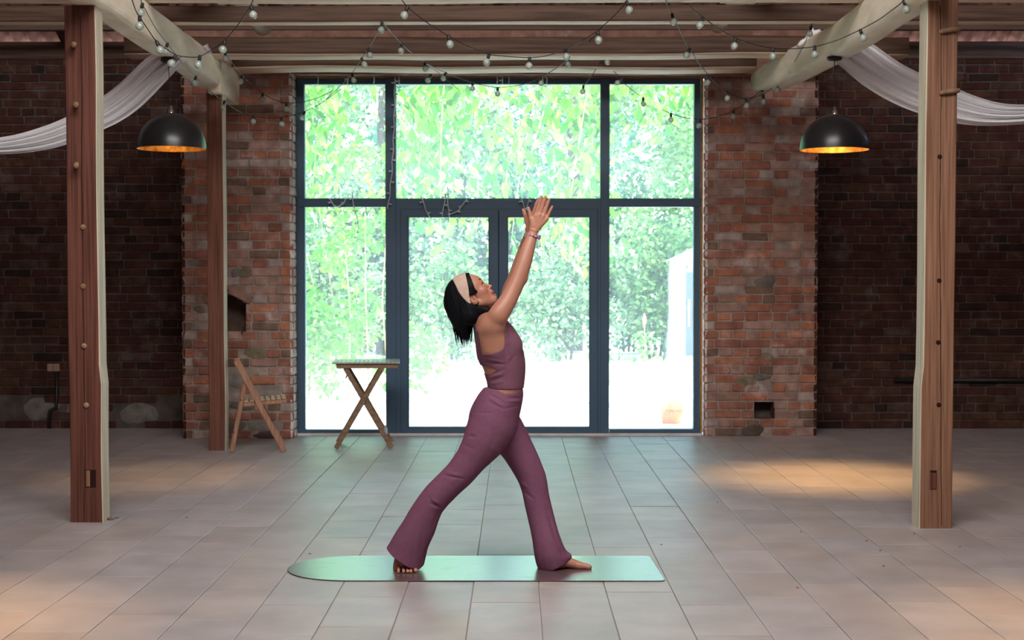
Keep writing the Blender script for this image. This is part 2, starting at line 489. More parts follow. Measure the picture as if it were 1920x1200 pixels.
ha, hb, hc, hd = hole[0][0] + xr0, hole[1][0] + xr0, hole[0][1], hole[2][1]
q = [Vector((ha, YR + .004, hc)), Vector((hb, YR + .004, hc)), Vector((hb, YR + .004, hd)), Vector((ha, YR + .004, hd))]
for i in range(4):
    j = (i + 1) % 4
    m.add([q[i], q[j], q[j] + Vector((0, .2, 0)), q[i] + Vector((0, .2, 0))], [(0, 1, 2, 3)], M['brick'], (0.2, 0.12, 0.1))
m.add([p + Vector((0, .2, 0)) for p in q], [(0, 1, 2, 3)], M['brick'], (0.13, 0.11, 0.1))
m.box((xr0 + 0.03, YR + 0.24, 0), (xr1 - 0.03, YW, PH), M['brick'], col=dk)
struct(m.build('wall_right_pier'))
# wall above the window and recessed back walls
m = MB()
m.box((xl0 + .02, YG + 0.12, 3.52), (xr1 - .02, YW + 0.1, 3.76), M['brick'], col=(0.3, 0.17, 0.13))
m.box((xl0 + .02, YL + 0.05, PH - 0.01), (xr1 - .02, YG + 0.1, 3.75), M['brick'], col=(0.3, 0.17, 0.13))
struct(m.build('wall_above_window'))
stw = [(0.4 + 0.42 * i + random.uniform(-.1, .1), 0.16 + random.uniform(-.03, .06), 0.2, 0.13, random.choice([GREY1, (0.15, 0.13, 0.12), (0.12, 0.1, 0.09)])) for i in range(7)]
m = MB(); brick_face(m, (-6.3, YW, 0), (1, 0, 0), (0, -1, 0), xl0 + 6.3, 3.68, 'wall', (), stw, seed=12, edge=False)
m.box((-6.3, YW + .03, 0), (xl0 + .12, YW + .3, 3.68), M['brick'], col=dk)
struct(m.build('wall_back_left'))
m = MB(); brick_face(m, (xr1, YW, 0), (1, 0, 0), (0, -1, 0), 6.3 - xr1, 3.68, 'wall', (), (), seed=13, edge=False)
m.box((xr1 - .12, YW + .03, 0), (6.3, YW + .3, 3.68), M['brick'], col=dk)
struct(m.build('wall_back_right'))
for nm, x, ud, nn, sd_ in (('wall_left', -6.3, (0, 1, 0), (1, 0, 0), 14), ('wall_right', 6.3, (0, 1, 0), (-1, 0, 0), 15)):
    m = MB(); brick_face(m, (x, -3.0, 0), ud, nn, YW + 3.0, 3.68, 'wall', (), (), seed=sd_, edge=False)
    s_ = -1 if x < 0 else 1
    m.box((min(x + .03 * s_, x + .3 * s_), -3.0, 0), (max(x + .03 * s_, x + .3 * s_), YW + .3, 3.68), M['brick'], col=dk)
    struct(m.build(nm))
# wall behind the camera with its wide open gate
m = MB()
GX, GH = 1.3, 2.4
for a, b in ((-6.3, -GX), (GX, 6.3)):
    m.box((a, -3.25, 0), (b, -3.0, 3.68), M['brick'], col=(0.34, 0.18, 0.13))
m.box((-6.3, -3.4, 3.6), (6.3, -2.9, 4.1), M['brick'], col=(0.34, 0.18, 0.13))
m.box((-GX, -3.25, GH), (GX, -3.0, 3.68), M['brick'], col=(0.34, 0.18, 0.13))
m.box((-GX, -3.2, 0), (GX, -3.1, GH), M['dark_wood'])
struct(m.build('wall_front'))

# ------------------------------------------------------------------ roof of clay tiles on rafters
EY, EZ, RY, RZ = 14.40, 3.81, 5.6, 8.0            # eave and ridge
def roof_sheet(ya, za, yb, zb, x0_, x1_, courses=14):
    m = MB(); nw = int((x1_ - x0_) / 0.02); vs = []; fs = []
    rows = []
    for k in range(courses):
        for e in (0, 1):
            t = (k + e) / courses
            rows.append((ya + (yb - ya) * t, za + (zb - za) * t + (0.0 if e else 0.0) + (0.035 if e == 0 else -0.0)))
    # every course: lower edge rides on top of the next one, as the underside of pantiles shows
    for k in range(courses):
        base = len(vs)
        for e in (0, 1):
            t = (k + (e * 1.06)) / courses
            y = ya + (yb - ya) * t; z = za + (zb - za) * t - (0.03 if e == 0 else 0.0)
            for i in range(nw + 1):
                x = x0_ + i * 0.02
                ph = ((x / 0.162) % 1.0)
                prof = 0.028 * math.cos(2 * PI * ph) + 0.010 * math.cos(4 * PI * ph)
                vs.append((x, y, z + prof))
        for i in range(nw):
            fs.append((base + i, base + i + 1, base + nw + 2 + i, base + nw + 1 + i))
    m.add(vs, fs, M['roof_tile'], smooth=True)
    return m
struct(roof_sheet(EY, EZ, RY, RZ, -6.6, 6.6, 30).build('ceiling_roof_tiles'))
m = MB()
def zs(y): return 3.86 + (RZ + .05 - 3.86) * (y + 3.6) / (RY + 3.6)
m.add([(-6.6, RY, zs(RY)), (6.6, RY, zs(RY)), (6.6, -3.6, zs(-3.6)), (-6.6, -3.6, zs(-3.6))], [(0, 1, 2, 3)], M['roof_tile'])
m.add([(-6.6, RY, RZ + .12), (6.6, RY, RZ + .12), (6.6, EY, EZ + .12), (-6.6, EY, EZ + .12)], [(0, 1, 2, 3)], M['roof_tile'])
for s_ in (-1, 1):
    m.add([(s_ * 6.45, RY, RZ + .1), (s_ * 6.45, EY, 3.5), (s_ * 6.45, -3.6, 3.5)], [(0, 1, 2)], M['brick'], (0.2, 0.12, 0.1))
struct(m.build('ceiling_roof_slopes'))
m = MB()
m.box((-6.3, YW - 0.02, 3.62), (6.3, YW + 0.12, 3.79), M['dark_wood'], 0.01)
struct(m.build('trim_wall_plate'))

slope = (RZ - EZ) / (RY - EY)
for i in range(1, 12):
    x = P(715, 3, 13.3).x + (i - 6) * 1.05 + 0.02
    m = MB()
    y1, y2 = EY - 0.3, RY + 0.2
    m.bar((0, 0, 0), (0, y2 - y1, slope * (y2 - y1)), 0.09, 0.12, M['beam'], up=(0, 0, 1), ch=0.006)
    o = m.build('rafter'); o.location = (x, y1, EZ + slope * (y1 - EY) - 0.17)
    tag(o, 'brown timber rafter sloping up under the clay tile roof', 'rafter', 'rafters under the clay roof')
for i in range(5):                                # tile battens / purlins across the rafters
    y = 13.55 - i * 1.2
    m = MB(); m.box((-6.3, -0.04, -0.05), (6.3, 0.04, 0.05), M['dark_wood'], 0.004)
    o = m.build('purlin'); o.location = (0, y, EZ + slope * (y - EY) - 0.37)
    tag(o, 'dark roof purlin running across beneath the rafters', 'purlin', 'roof purlins')

# ------------------------------------------------------------------ beams
def log_beam(name, xa, xb, ya, yb, zb, zt, mat, rnd=0.25, wob=0.012, nseg=24, seed=0):
    """hewn beam along x, rounded corners, slightly crooked"""
    m = MB(); rings = []
    yc, zc = (ya + yb) / 2, (zb + zt) / 2; hy, hz = (yb - ya) / 2, (zt - zb) / 2
    for i in range(nseg + 1):
        x = xa + (xb - xa) * i / nseg
        r = []
        dz = wob * mnoise.noise(Vector((x * 0.8, seed * 7.1, 0))); dy = wob * mnoise.noise(Vector((x * 0.7, seed * 3.3, 5)))
        for k in range(16):
            a = 2 * PI * (k + 0.5) / 16
            ca, sa = math.cos(a), math.sin(a)
            e = 2 / (2 + 6 * (1 - rnd))
            yy = hy * math.copysign(abs(ca) ** e, ca); zz = hz * math.copysign(abs(sa) ** e, sa)
            j = 0.004 * mnoise.noise(Vector((x * 3, k, seed)))
            r.append((x, yc + dy + yy * (1 + j / hy), zc + dz + zz * (1 + j / hz)))
        rings.append(r)
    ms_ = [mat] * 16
    for k in ((10, 11, 12) if rnd < .3 else (9, 10, 11, 12, 13)): ms_[k] = M['lit_edge']
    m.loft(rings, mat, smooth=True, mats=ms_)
    return m.build(name)
zt0 = 3.32
def yat(v, z=zt0): return F * (z - CH) / (527 - v)
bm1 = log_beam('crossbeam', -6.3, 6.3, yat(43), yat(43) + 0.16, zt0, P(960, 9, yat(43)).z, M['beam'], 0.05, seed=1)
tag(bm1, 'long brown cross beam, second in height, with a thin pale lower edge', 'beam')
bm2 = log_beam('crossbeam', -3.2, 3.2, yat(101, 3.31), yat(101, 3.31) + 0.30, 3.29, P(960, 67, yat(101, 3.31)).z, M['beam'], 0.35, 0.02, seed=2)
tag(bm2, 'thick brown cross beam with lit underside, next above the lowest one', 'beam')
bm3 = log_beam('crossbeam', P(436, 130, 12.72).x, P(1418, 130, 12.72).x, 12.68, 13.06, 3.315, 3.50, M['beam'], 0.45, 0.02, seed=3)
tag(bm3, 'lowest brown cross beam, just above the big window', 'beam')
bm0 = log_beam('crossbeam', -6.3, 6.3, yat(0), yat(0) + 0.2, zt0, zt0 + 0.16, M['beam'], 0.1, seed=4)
tag(bm0, 'topmost cross beam, only its pale lower edge showing at the top', 'beam')
for yy, k in ():
    o = log_beam('crossbeam', -6.3, 6.3, yy, yy + 0.18, zt0, zt0 + 0.17, M['beam'], 0.1, seed=k)
    tag(o, 'brown cross beam overhead, nearer than the framed ones', 'beam', 'overhead cross beams')

def long_beam(name, secs, mat, rnd, seed):
    """secs: (y, x0, x1, z0, z1) along the length"""
    m = MB(); rings = []
    ys = np.linspace(secs[0][0], secs[-1][0], 40)
    A = np.array(secs)
    for y in ys:
        a = [np.interp(y, A[:, 0], A[:, k]) for k in range(1, 5)]
        xc, hx, zc, hz = (a[0] + a[1]) / 2, (a[1] - a[0]) / 2, (a[2] + a[3]) / 2, (a[3] - a[2]) / 2
        r = []
        for k in range(16):
            t = 2 * PI * (k + .5) / 16; ca, sa = math.cos(t), math.sin(t); e = 2 / (2 + 6 * (1 - rnd))
            j = 1 + 0.05 * mnoise.noise(Vector((y * 2.5, k * 0.8, seed)))
            r.append((xc + hx * j * math.copysign(abs(ca) ** e, ca), y, zc + hz * j * math.copysign(abs(sa) ** e, sa)))
        rings.append(r)
    m.loft(rings[::-1], mat, smooth=rnd > .1)
    return m
o = long_beam('tie_beam', [(-3, -2.70, -2.46, 3.08, 3.32), (9.0, -2.64, -2.455, 3.09, 3.32), (10.9, -2.66, -2.47, 3.09, 3.32), (12.2, -2.72, -2.49, 3.09, 3.32)], M['limed_y'], 0.0, 1)
o.box((-2.60, 12.15, 3.03), (-2.485, 12.98, 3.315), M['limed_y'], 0.012, jit=0.003)
tag(o.build('tie_beam'), 'pale limewashed beam over the left post, running back to the brick pier', 'beam')
o = long_beam('tie_beam', [(-3, 2.30, 2.54, 3.08, 3.33), (8.6, 2.30, 2.50, 3.08, 3.32), (10.6, 2.30, 2.49, 3.09, 3.33), (12.2, 2.16, 2.40, 3.10, 3.34), (12.7, 2.11, 2.34, 3.12, 3.33), (12.95, 2.10, 2.26, 3.15, 3.30)], M['limed_y'], 0.25, 2)
tag(o.build('tie_beam'), 'pale crooked beam over the right post, its rounded end by the brick pier', 'beam')
# short pale logs lying on the cross beams
for (u, v, Y, r, lb) in ((493, 52, 12.6, 0.075, 'pale round log end lying over the left of the cross beams'), (1345, 50, 12.6, 0.06, 'pale round log end lying over the right of the cross beams')):
    c = P(u, v, Y); m = MB(); m.tube([c, c + Vector((0.03, -1.2, 0.04)), c + Vector((-0.02, -2.4, 0.3))], [r, r * 1.05, r], M['limed_y'], 12)
    tag(m.build('roof_log'), lb, 'log')
for (u, u2, Y, lb) in ((448, 40, 10.7, 'wide pale board end resting on the cross beam near the left bulb'), (1382, 34, 10.7, 'pale board end resting on the cross beam above the right pane')):
    c = P(u, 4, Y); m = MB(); m.bar((c.x, c.y, c.z), (c.x + (-0.25 if u < 900 else 0.2), c.y - 1.3, c.z + 0.10), u2 * 2 * Y / F, 0.03, M['limed_y'], ch=0.004)
    tag(m.build('roof_board'), lb, 'board')

# ------------------------------------------------------------------ window wall
EPS = [0]
def tr_box(m, u0, v0, u1, v1, ya, yb, mat, ch=0.004, Yref=YG):
    a = P(u0, v1, Yref); b = P(u1, v0, Yref)
    EPS[0] = (EPS[0] + 1) % 7; ya = ya - .0006 * EPS[0]; yb = yb + .0006 * EPS[0]      # no two faces in one plane
    m.box((a.x, ya, a.z), (b.x, yb, b.z), mat, ch)
M['cable_dark'] = mk('black_rubber_seal', (.02, .02, .022), .7)
W1 = struct(bpy.data.objects.new('window_1', None)); C.objects.link(W1)
m = MB(); FR = M['frame']; ya, yb = YG, YG + 0.10
tr_box(m, 557, 147, 570, 819, ya, yb, FR); tr_box(m, 1300, 147, 1313.5, 819, ya, yb, FR)
tr_box(m, 557, 147, 1313.5, 158, ya, yb, FR); tr_box(m, 557, 372, 1313.5, 388, ya - .01, yb, FR)
tr_box(m, 724, 147, 742, 819, ya - .015, yb, FR); tr_box(m, 1125, 147, 1143, 819, ya - .015, yb, FR)
tr_box(m, 557, 806, 728, 818, ya, yb, FR); tr_box(m, 1143, 805, 1313, 818, ya, yb, FR)
m.build('frame', W1)
def pane(u0, v0, u1, v1, parent, y=YG + .05):
    m = MB(); tr_box(m, u0 - 2, v0 - 2, u1 + 2, v1 + 2, y, y + 0.006, M['glass'], 0)
    return m.build('pane', parent)
for q in ((570, 158, 724, 372), (742, 156, 1125, 372), (1143, 153, 1300, 370), (572, 389, 726, 807), (1144, 386, 1300, 805)):
    pane(*q, W1)
for nm, (a, b), (g0, g1) in (('door_1', (740, 934.5), (765, 918)), ('door_2', (935.5, 1128), (951, 1106))):
    D1 = struct(bpy.data.objects.new(nm, None)); C.objects.link(D1)
    m = MB(); yd, ye = YG - 0.02, YG + 0.06
    s0 = 752 if nm == 'door_1' else 935.5; s1 = 934.5 if nm == 'door_1' else 1121
    tr_box(m, s0, 392, g0 + 1, 815, yd, ye, FR); tr_box(m, g1 - 1, 392, s1, 815, yd, ye, FR)
    tr_box(m, s0, 392, s1, 408, yd + .001, ye - .001, FR); tr_box(m, s0, 800, s1, 815, yd + .001, ye - .001, FR)
    m.build('leaf_frame', D1)
    # glazing beads
    m = MB()
    tr_box(m, g0, 405, g0 + 2, 802, yd - .006, yd + .01, FR, 0.002); tr_box(m, g1 - 2, 405, g1, 802, yd - .006, yd + .01, FR, 0.002)
    m.build('glazing_bead', D1)
    pane(g0, 408, g1, 800, D1, YG + 0.02)
m = MB(); tr_box(m, 931, 394, 939, 814, YG + .03, YG + .055, M['cable_dark'])
tr_box(m, 741, 384, 753, 818, YG - 0.012, YG + .09, FR); tr_box(m, 1120, 384, 1130, 818, YG - 0.012, YG + .09, FR); tr_box(m, 741, 380, 1130, 393, YG - 0.012, YG + .09, FR)
struct(m.build('trim_door_frame'))
m = MB(); a = P(557, 818, YG).x; b = P(1313, 818, YG).x
m.box((a - 0.01, YG - 0.03, -0.01), (b + 0.01, 14.35, 0.022), M['stone'], 0.004)
struct(m.build('trim_window_sill'))
m = MB()
m.box((a - 0.022, YG - 0.005, 0), (a - 0.001, YG + .1, PH), M['reveal']); m.box((b + 0.001, YG - 0.005, 0), (b + 0.016, YG + .1, PH), M['reveal'])
m.box((a - .02, YG - .005, P(900, 147, YG).z + .001), (b + .02, YG + .1, PH), M['reveal'])
struct(m.build('trim_reveal_strip'))
m = MB()                                          # outer jambs of the thick wall
m.box((xl1 - 0.35, YG + .1, 0), (xl1 - 0.09, YW + .25, 3.55), M['brick'], col=(0.5, 0.33, 0.25)); m.box((xr0 + 0.08, YG + .1, 0), (xr0 + 0.35, YW + .25, 3.55), M['brick'], col=(0.5, 0.33, 0.25))
struct(m.build('wall_window_jambs'))
# ------------------------------------------------------------------ the garden outside
def leaf_mat(name, cols, trans=0.5, rough=0.5):
    m, nt, b = new_mat(name); N, L = nt.nodes, nt.links
    at = N.new('ShaderNodeAttribute'); at.attribute_name = 'tint'
    L.new(at.outputs['Color'], b.inputs['Base Color'])
    b.inputs['Roughness'].default_value = rough; b.inputs['Specular IOR Level'].default_value = 0.3
    tl = N.new('ShaderNodeBsdfTranslucent'); mx = N.new('ShaderNodeMixShader'); mx.inputs[0].default_value = trans
    hs = N.new('ShaderNodeHueSaturation'); hs.inputs['Hue'].default_value = 0.495; hs.inputs['Saturation'].default_value = 1.15; hs.inputs['Value'].default_value = 1.25
    L.new(at.outputs['Color'], hs.inputs['Color']); L.new(hs.outputs[0], tl.inputs[0])
    L.new(b.outputs[0], mx.inputs[1]); L.new(tl.outputs[0], mx.inputs[2])
    L.new(mx.outputs[0], N['Material Output'].inputs[0])
    return m
M['leaf'] = leaf_mat('green_leaf', None, 0.55)
M['bark'] = noisy('tree_bark', (0.05, 0.04, 0.035), (0.11, 0.085, 0.065), scale=8, stretch=(3, 3, .6), bump=0.8, bdist=0.02)
M['twig'] = noisy('pale_twig', (0.34, 0.24, 0.13), (0.5, 0.38, 0.22), scale=14, bump=0.3)

def leaves(name, pos, size, droop, cols, parent, colvar=0.35, aspect=0.45, seed=1):
    """one mesh of folded six-cornered leaves; pos (n,3), size (n,)"""
    r = np.random.default_rng(seed); n = len(pos)
    # length axis: random, pulled downward by droop
    a = r.normal(size=(n, 3)); a /= np.linalg.norm(a, axis=1)[:, None]
    a[:, 2] = a[:, 2] * (1 - droop) - droop * 1.2; a /= np.linalg.norm(a, axis=1)[:, None]
    b = np.cross(a, r.normal(size=(n, 3))); b /= np.linalg.norm(b, axis=1)[:, None]
    nn = np.cross(a, b)
    s = size[:, None]; w = s * aspect
    fold = r.uniform(0.05, 0.25, (n, 1)) * w
    v = np.stack([pos, pos + a * s * 0.32 + b * w * .5 + nn * fold, pos + a * s * 0.7 + b * w * .4 + nn * fold * .6, pos + a * s,
                  pos + a * s * 0.7 - b * w * .4 + nn * fold * .6, pos + a * s * 0.32 - b * w * .5 + nn * fold], 1).reshape(-1, 3)
    me = bpy.data.meshes.new(name)
    me.vertices.add(len(v)); me.vertices.foreach_set('co', v.astype(np.float32).ravel())
    base = np.arange(n)[:, None] * 6
    f = np.concatenate([base + [0, 1, 2, 3], base + [0, 3, 4, 5]], 1).reshape(-1)
    me.loops.add(len(f)); me.loops.foreach_set('vertex_index', f.astype(np.int32))
    me.polygons.add(2 * n); me.polygons.foreach_set('loop_start', (np.arange(2 * n) * 4).astype(np.int32))
    me.materials.append(M['leaf'])
    me.update(calc_edges=True)
    at = me.color_attributes.new('tint', 'FLOAT_COLOR', 'CORNER')
    cols = np.array(cols); c = cols[r.integers(0, len(cols), n)] * r.uniform(1 - colvar, 1 + colvar, (n, 1))
    c = np.concatenate([np.clip(c, 0, 1), np.ones((n, 1))], 1).astype(np.float32)
    at.data.foreach_set('color', np.repeat(c, 8, axis=0).ravel())
    o = bpy.data.objects.new(name, me); C.objects.link(o)
    if parent is not None: o.parent = parent
    return o

def blob_points(n, c, rad, seed, clumps=40, csize=0.28, shell=0.55):
    """leaf positions gathered in clumps over an ellipsoid"""
    r = np.random.default_rng(seed)
    d = r.normal(size=(clumps, 3)); d /= np.linalg.norm(d, axis=1)[:, None]
    cc = d * r.uniform(shell, 1.0, (clumps, 1)) * np.array(rad)
    k = r.integers(0, clumps, n)
    q = r.normal(size=(n, 3)); q /= np.linalg.norm(q, axis=1)[:, None]
    q *= r.uniform(0.5, 1.0, (n, 1)) * csize * np.mean(rad)
    return cc[k] + q + np.array(c)

YEL = [(0.19, 0.44, 0.07), (0.12, 0.36, 0.05), (0.28, 0.50, 0.13), (0.05, 0.18, 0.03)]
GRN = [(0.15, 0.30, 0.09), (0.20, 0.36, 0.11), (0.08, 0.19, 0.06), (0.30, 0.43, 0.17)]
MINT = [(0.20, 0.34, 0.16), (0.28, 0.40, 0.20), (0.10, 0.20, 0.09), (0.38, 0.48, 0.26)]

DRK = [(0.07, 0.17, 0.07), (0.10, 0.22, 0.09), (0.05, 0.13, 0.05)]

def ground_z(x, y):
    return 0.0 - 0.02 + 0.05 * mnoise.noise(Vector((x * .3, y * .3, 2))) * min(1, max(0, (y - 15) / 4))
vs = []; fs = []; nx, ny = 60, 60
for j in range(ny + 1):
    for i in range(nx + 1):
        x = -30 + i; y = 14.36 + (j / ny) ** 1.5 * 70
        vs.append((x, y, ground_z(x, y)))
for j in range(ny):
    for i in range(nx): fs.append((j * (nx + 1) + i, j * (nx + 1) + i + 1, (j + 1) * (nx + 1) + i + 1, (j + 1) * (nx + 1) + i))
M['lawn'] = noisy('pale_dry_lawn', (0.62, 0.60, 0.52), (0.82, 0.80, 0.74), scale=1.2, rough=0.9, bump=0.5, bdist=0.02)
m = MB(); m.add(vs, fs, M['lawn'], smooth=True)
struct(m.build('garden_ground'))
m = MB(); m.add([(-30, -3.3, -0.03), (-30, -40, -0.03), (30, -40, -0.03), (30, -3.3, -0.03)], [(0, 1, 2, 3)], M['lawn'])
struct(m.build('yard_ground'))

def tree_thing(name, label, cat, c, group=None):
    return thing(name, label, cat, c, group)
def trunk(pts, rs, parent, name='trunk', mat=None, n=10):
    m = MB(); m.tube(pts, rs, mat or M['bark'], n); return m.build(name, parent)

# big tree whose boughs hang over the window, trunk off to the right of the view
t = thing('hanging_tree', 'leafy tree with drooping boughs across the upper window panes', 'tree', (5.2, 18.6, 0))
def rel(p, c): return tuple(np.array(p) - np.array(c))
bc = (5.2, 18.6, 0)
trunk([(0, 0, 0), (-.1, 0, 1.5), (-.2, .1, 3.2), (-.5, 0, 5.0), (-1.2, -.2, 6.4)], [.28, .22, .2, .17, .1], t)
r = np.random.default_rng(21)
pts = []; sz = []
for i in range(26):                                # boughs: a path from the crown dipping down, leaves strung on it
    x1 = r.uniform(-4.4, 3.4); y1 = r.uniform(16.6, 18.6)
    k = (y1) / F
    if x1 > 1.1: zend = P(1200, r.choice([120, 180, 260, 330]), y1).z
    else: zend = P(900, r.uniform(330, 500) if x1 > -1.6 else r.uniform(380, 470), y1).z
    a = np.array([x1 + r.uniform(.3, 1.0), y1 + .5, 5.4]); e = np.array([x1, y1, zend])
    mid = (a + e) / 2 + np.array([r.uniform(-.3, .1), 0, .5])
    tt = np.linspace(0, 1, 14)[:, None]
    path = (1 - tt) ** 2 * a + 2 * tt * (1 - tt) * mid + tt ** 2 * e
    m = MB(); m.tube([rel(p, bc) for p in path], list(np.linspace(.014, .004, 14)), M['twig'], 5); m.build('bough', t)
    n = 150
    q = r.uniform(0.25, 1.0, n); ip = (1 - q[:, None]) ** 2 * a + 2 * q[:, None] * (1 - q[:, None]) * mid + q[:, None] ** 2 * e
    pts.append(ip + r.normal(size=(n, 3)) * np.array([.2, .2, .14])); sz.append(r.uniform(.12, .23, n))
pts = np.concatenate(pts); sz = np.concatenate(sz)
leaves('foliage', pts - np.array(bc), sz, 0.75, YEL, t, seed=5)
m = MB(); m.tube([(-.5, 0, 5.0), (-3, -.6, 5.9), (-6, -1, 5.7), (-9, -1, 5.3)], [.12, .09, .06, .03], M['bark'], 8); m.build('limb', t)

# climbing shrub close by on the left
bc = (-1.85, 17.6, 0)
t = thing('climbing_shrub', 'bright green shrub with rounded leaves behind the lower left pane', 'shrub', bc)
pts = np.concatenate([blob_points(2600, (-.55, 0, 1.75), (1.0, .5, 1.5), 31, 46, .26), blob_points(900, (0.0, .1, .7), (1.1, .5, .6), 32, 20, .3)])
leaves('foliage', pts, np.random.default_rng(6).uniform(.06, .12, len(pts)), 0.45, YEL[:3] + GRN[:1], t, aspect=0.7, seed=8)
for i in range(5):
    m = MB(); m.tube([(-.7 + .25 * i, 0, 0), (-.6 + .2 * i, .1, 1.2), (-.9 + .3 * i, 0, 2.6)], [.014, .010, .005], M['twig'], 6); m.build('stem', t)

# trees and bushes at the far side of the clearing
far = [(-5.6, 27.5, 3.4, (2.4, 1.6, 3.6), GRN, 'tree', 'dark green tree at the far left edge of the clearing'),
       (-2.6, 28.5, 4.6, (2.2, 1.6, 3.4), MINT, 'tree', 'tall mint green tree beyond the left door leaf'),
       (1.2, 30.0, 4.8, (2.6, 1.8, 3.8), MINT, 'tree', 'tall pale tree beyond the gap between the doors'),
       (4.9, 28.6, 4.3, (2.3, 1.6, 3.4), GRN, 'tree', 'broad green tree behind the white cabin'),
       (7.8, 27.0, 4.0, (2.0, 1.6, 4.0), MINT, 'tree', 'pale green tree right of the white cabin'),
       (-8.8, 26.5, 3.6, (2.4, 1.6, 3.8), MINT, 'tree', 'pale tree left of the dark green one'),
       (-3.6, 26.2, 1.15, (1.5, 0.8, 1.25), MINT, 'bush', 'round bush at the clearing edge behind the folding table'),
       (-1.2, 26.6, 1.05, (1.3, .8, 1.15), GRN, 'bush', 'low bush behind the left door leaf, beside the person'),
       (0.9, 26.4, 1.35, (1.3, .8, 1.4), MINT, 'bush', 'pale flowering bush seen through the right door leaf'),
       (2.6, 27.0, 1.5, (1.1, .8, 1.5), GRN, 'bush', 'shaded green bush just left of the white cabin'),
       (-5.4, 25.6, 1.0, (1.2, .8, 1.1), YEL, 'bush', 'yellow green bush at the left end of the clearing'),
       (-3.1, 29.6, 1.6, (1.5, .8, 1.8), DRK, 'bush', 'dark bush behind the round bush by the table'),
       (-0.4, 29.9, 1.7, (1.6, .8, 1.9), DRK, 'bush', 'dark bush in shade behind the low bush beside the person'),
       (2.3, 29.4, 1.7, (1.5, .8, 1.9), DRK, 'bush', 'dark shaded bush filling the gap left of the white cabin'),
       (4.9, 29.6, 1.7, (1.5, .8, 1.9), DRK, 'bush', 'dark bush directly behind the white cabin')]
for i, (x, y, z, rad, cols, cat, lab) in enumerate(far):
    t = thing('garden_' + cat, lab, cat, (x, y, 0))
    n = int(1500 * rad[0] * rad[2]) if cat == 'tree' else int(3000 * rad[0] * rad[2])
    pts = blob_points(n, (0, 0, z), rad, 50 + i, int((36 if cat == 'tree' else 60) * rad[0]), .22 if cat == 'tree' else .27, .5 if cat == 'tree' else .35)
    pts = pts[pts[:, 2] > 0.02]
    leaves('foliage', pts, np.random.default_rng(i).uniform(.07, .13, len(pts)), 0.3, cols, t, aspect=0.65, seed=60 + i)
    if cat == 'tree':
        trunk([(0, 0, 0), (.05, 0, z * .4), (-.05, 0, z), (0, 0, z + rad[2] * .6)], [.2, .16, .1, .04], t)
    else:
        for k in range(3): trunk([(0.1 * k - .1, 0, 0), (.25 * k - .25, 0, z)], [.03, .012], t, 'stem', n=6)
bc = P(862, 545, 31.0)
t = thing('bare_trunk', 'dark tree trunk seen through the left door leaf, left of the person', 'tree', (bc.x, 31.0, 0))
trunk([(0, 0, 0), (0.02, 0, 1.5), (-.03, 0, 3.0), (.1, 0, 5)], [.2, .17, .15, .12], t)
pts = blob_points(1500, (0, 0, 4.7), (1.4, 1.0, 1.1), 90, 30, .3)
leaves('foliage', pts, np.random.default_rng(3).uniform(.1, .16, len(pts)), 0.6, YEL, t, seed=91)
# wood edge behind everything, shaded trees
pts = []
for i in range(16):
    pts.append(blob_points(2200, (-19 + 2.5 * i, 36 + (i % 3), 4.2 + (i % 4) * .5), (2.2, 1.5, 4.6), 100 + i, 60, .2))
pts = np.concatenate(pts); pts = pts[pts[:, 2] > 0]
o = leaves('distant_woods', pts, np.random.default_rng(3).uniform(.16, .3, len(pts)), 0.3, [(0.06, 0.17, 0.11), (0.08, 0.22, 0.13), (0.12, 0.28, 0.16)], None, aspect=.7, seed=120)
o['kind'] = 'stuff'; o['label'] = 'shaded wood edge behind the garden trees'; o['category'] = 'woods'
# grass and weeds
r = np.random.default_rng(77); n = 5200
y = 15.5 + r.uniform(0, 1, n) ** 0.6 * 12; x = r.uniform(-1, 1, n) * y * 0.2
k = r.integers(0, 260, n); gx = r.uniform(-5.5, 5.5, 260); gy = 15.5 + r.uniform(0, 1, 260) ** .6 * 12
gp = np.stack([gx[k] + r.normal(size=n) * .12, gy[k] + r.normal(size=n) * .12, np.zeros(n)], 1)
for i in range(n): gp[i, 2] = ground_z(gp[i, 0], gp[i, 1])
o = leaves('meadow_grass', gp, r.uniform(.06, .2, n), -1.2, [(0.42, 0.52, 0.2), (0.55, 0.58, 0.3), (0.3, 0.45, 0.16)], None, aspect=.12, seed=5)
o['kind'] = 'stuff'; o['label'] = 'sunlit grass tufts on the pale clearing'; o['category'] = 'grass'

# white cabin
M['cabin_white'] = noisy('white_cabin_panel', (0.62, 0.66, 0.72), (0.7, 0.74, 0.8), scale=3, rough=.5, bump=.1)
M['dark_panel'] = mk('dark_door_panel', (0.07, 0.09, 0.13), .4)
c = P(1259, 665, 26.0); cx = c.x
t = thing('garden_cabin', 'white garden cabin with pitched roof and a dark door, right pane', 'cabin', (cx, 26.0, 0))
H_ = P(1259, 488, 26.0).z; Wd = 1.5
m = MB(); m.box((0, 0, -.05), (Wd, 1.5, H_), M['cabin_white'], .01); m.build('body', t)
m = MB(); pk_ = H_ + 0.36
for ya_, yb_ in ((-.06, 1.56),):
    vs = [(-.05, ya_, H_), (Wd + .05, ya_, H_), (Wd / 2, ya_, pk_), (-.05, yb_, H_), (Wd + .05, yb_, H_), (Wd / 2, yb_, pk_)]
    m.add(vs, [(0, 1, 2), (5, 4, 3), (0, 2, 5, 3), (1, 4, 5, 2), (0, 3, 4, 1)], M['cabin_white'])
m.build('roof', t)
s_ = 26.0 / F
m = MB(); m.box((26 * s_, -.02, 0.1), (26 * s_ + .5, 0, P(1290, 510, 26).z), M['dark_panel'], .004); dd = m.build('door', t)
m = MB(); m.box((30 * s_, -.045, P(0, 612, 26).z), (34 * s_, -.02, P(0, 562, 26).z), M['reveal'], .002); m.build('door_handle', dd)
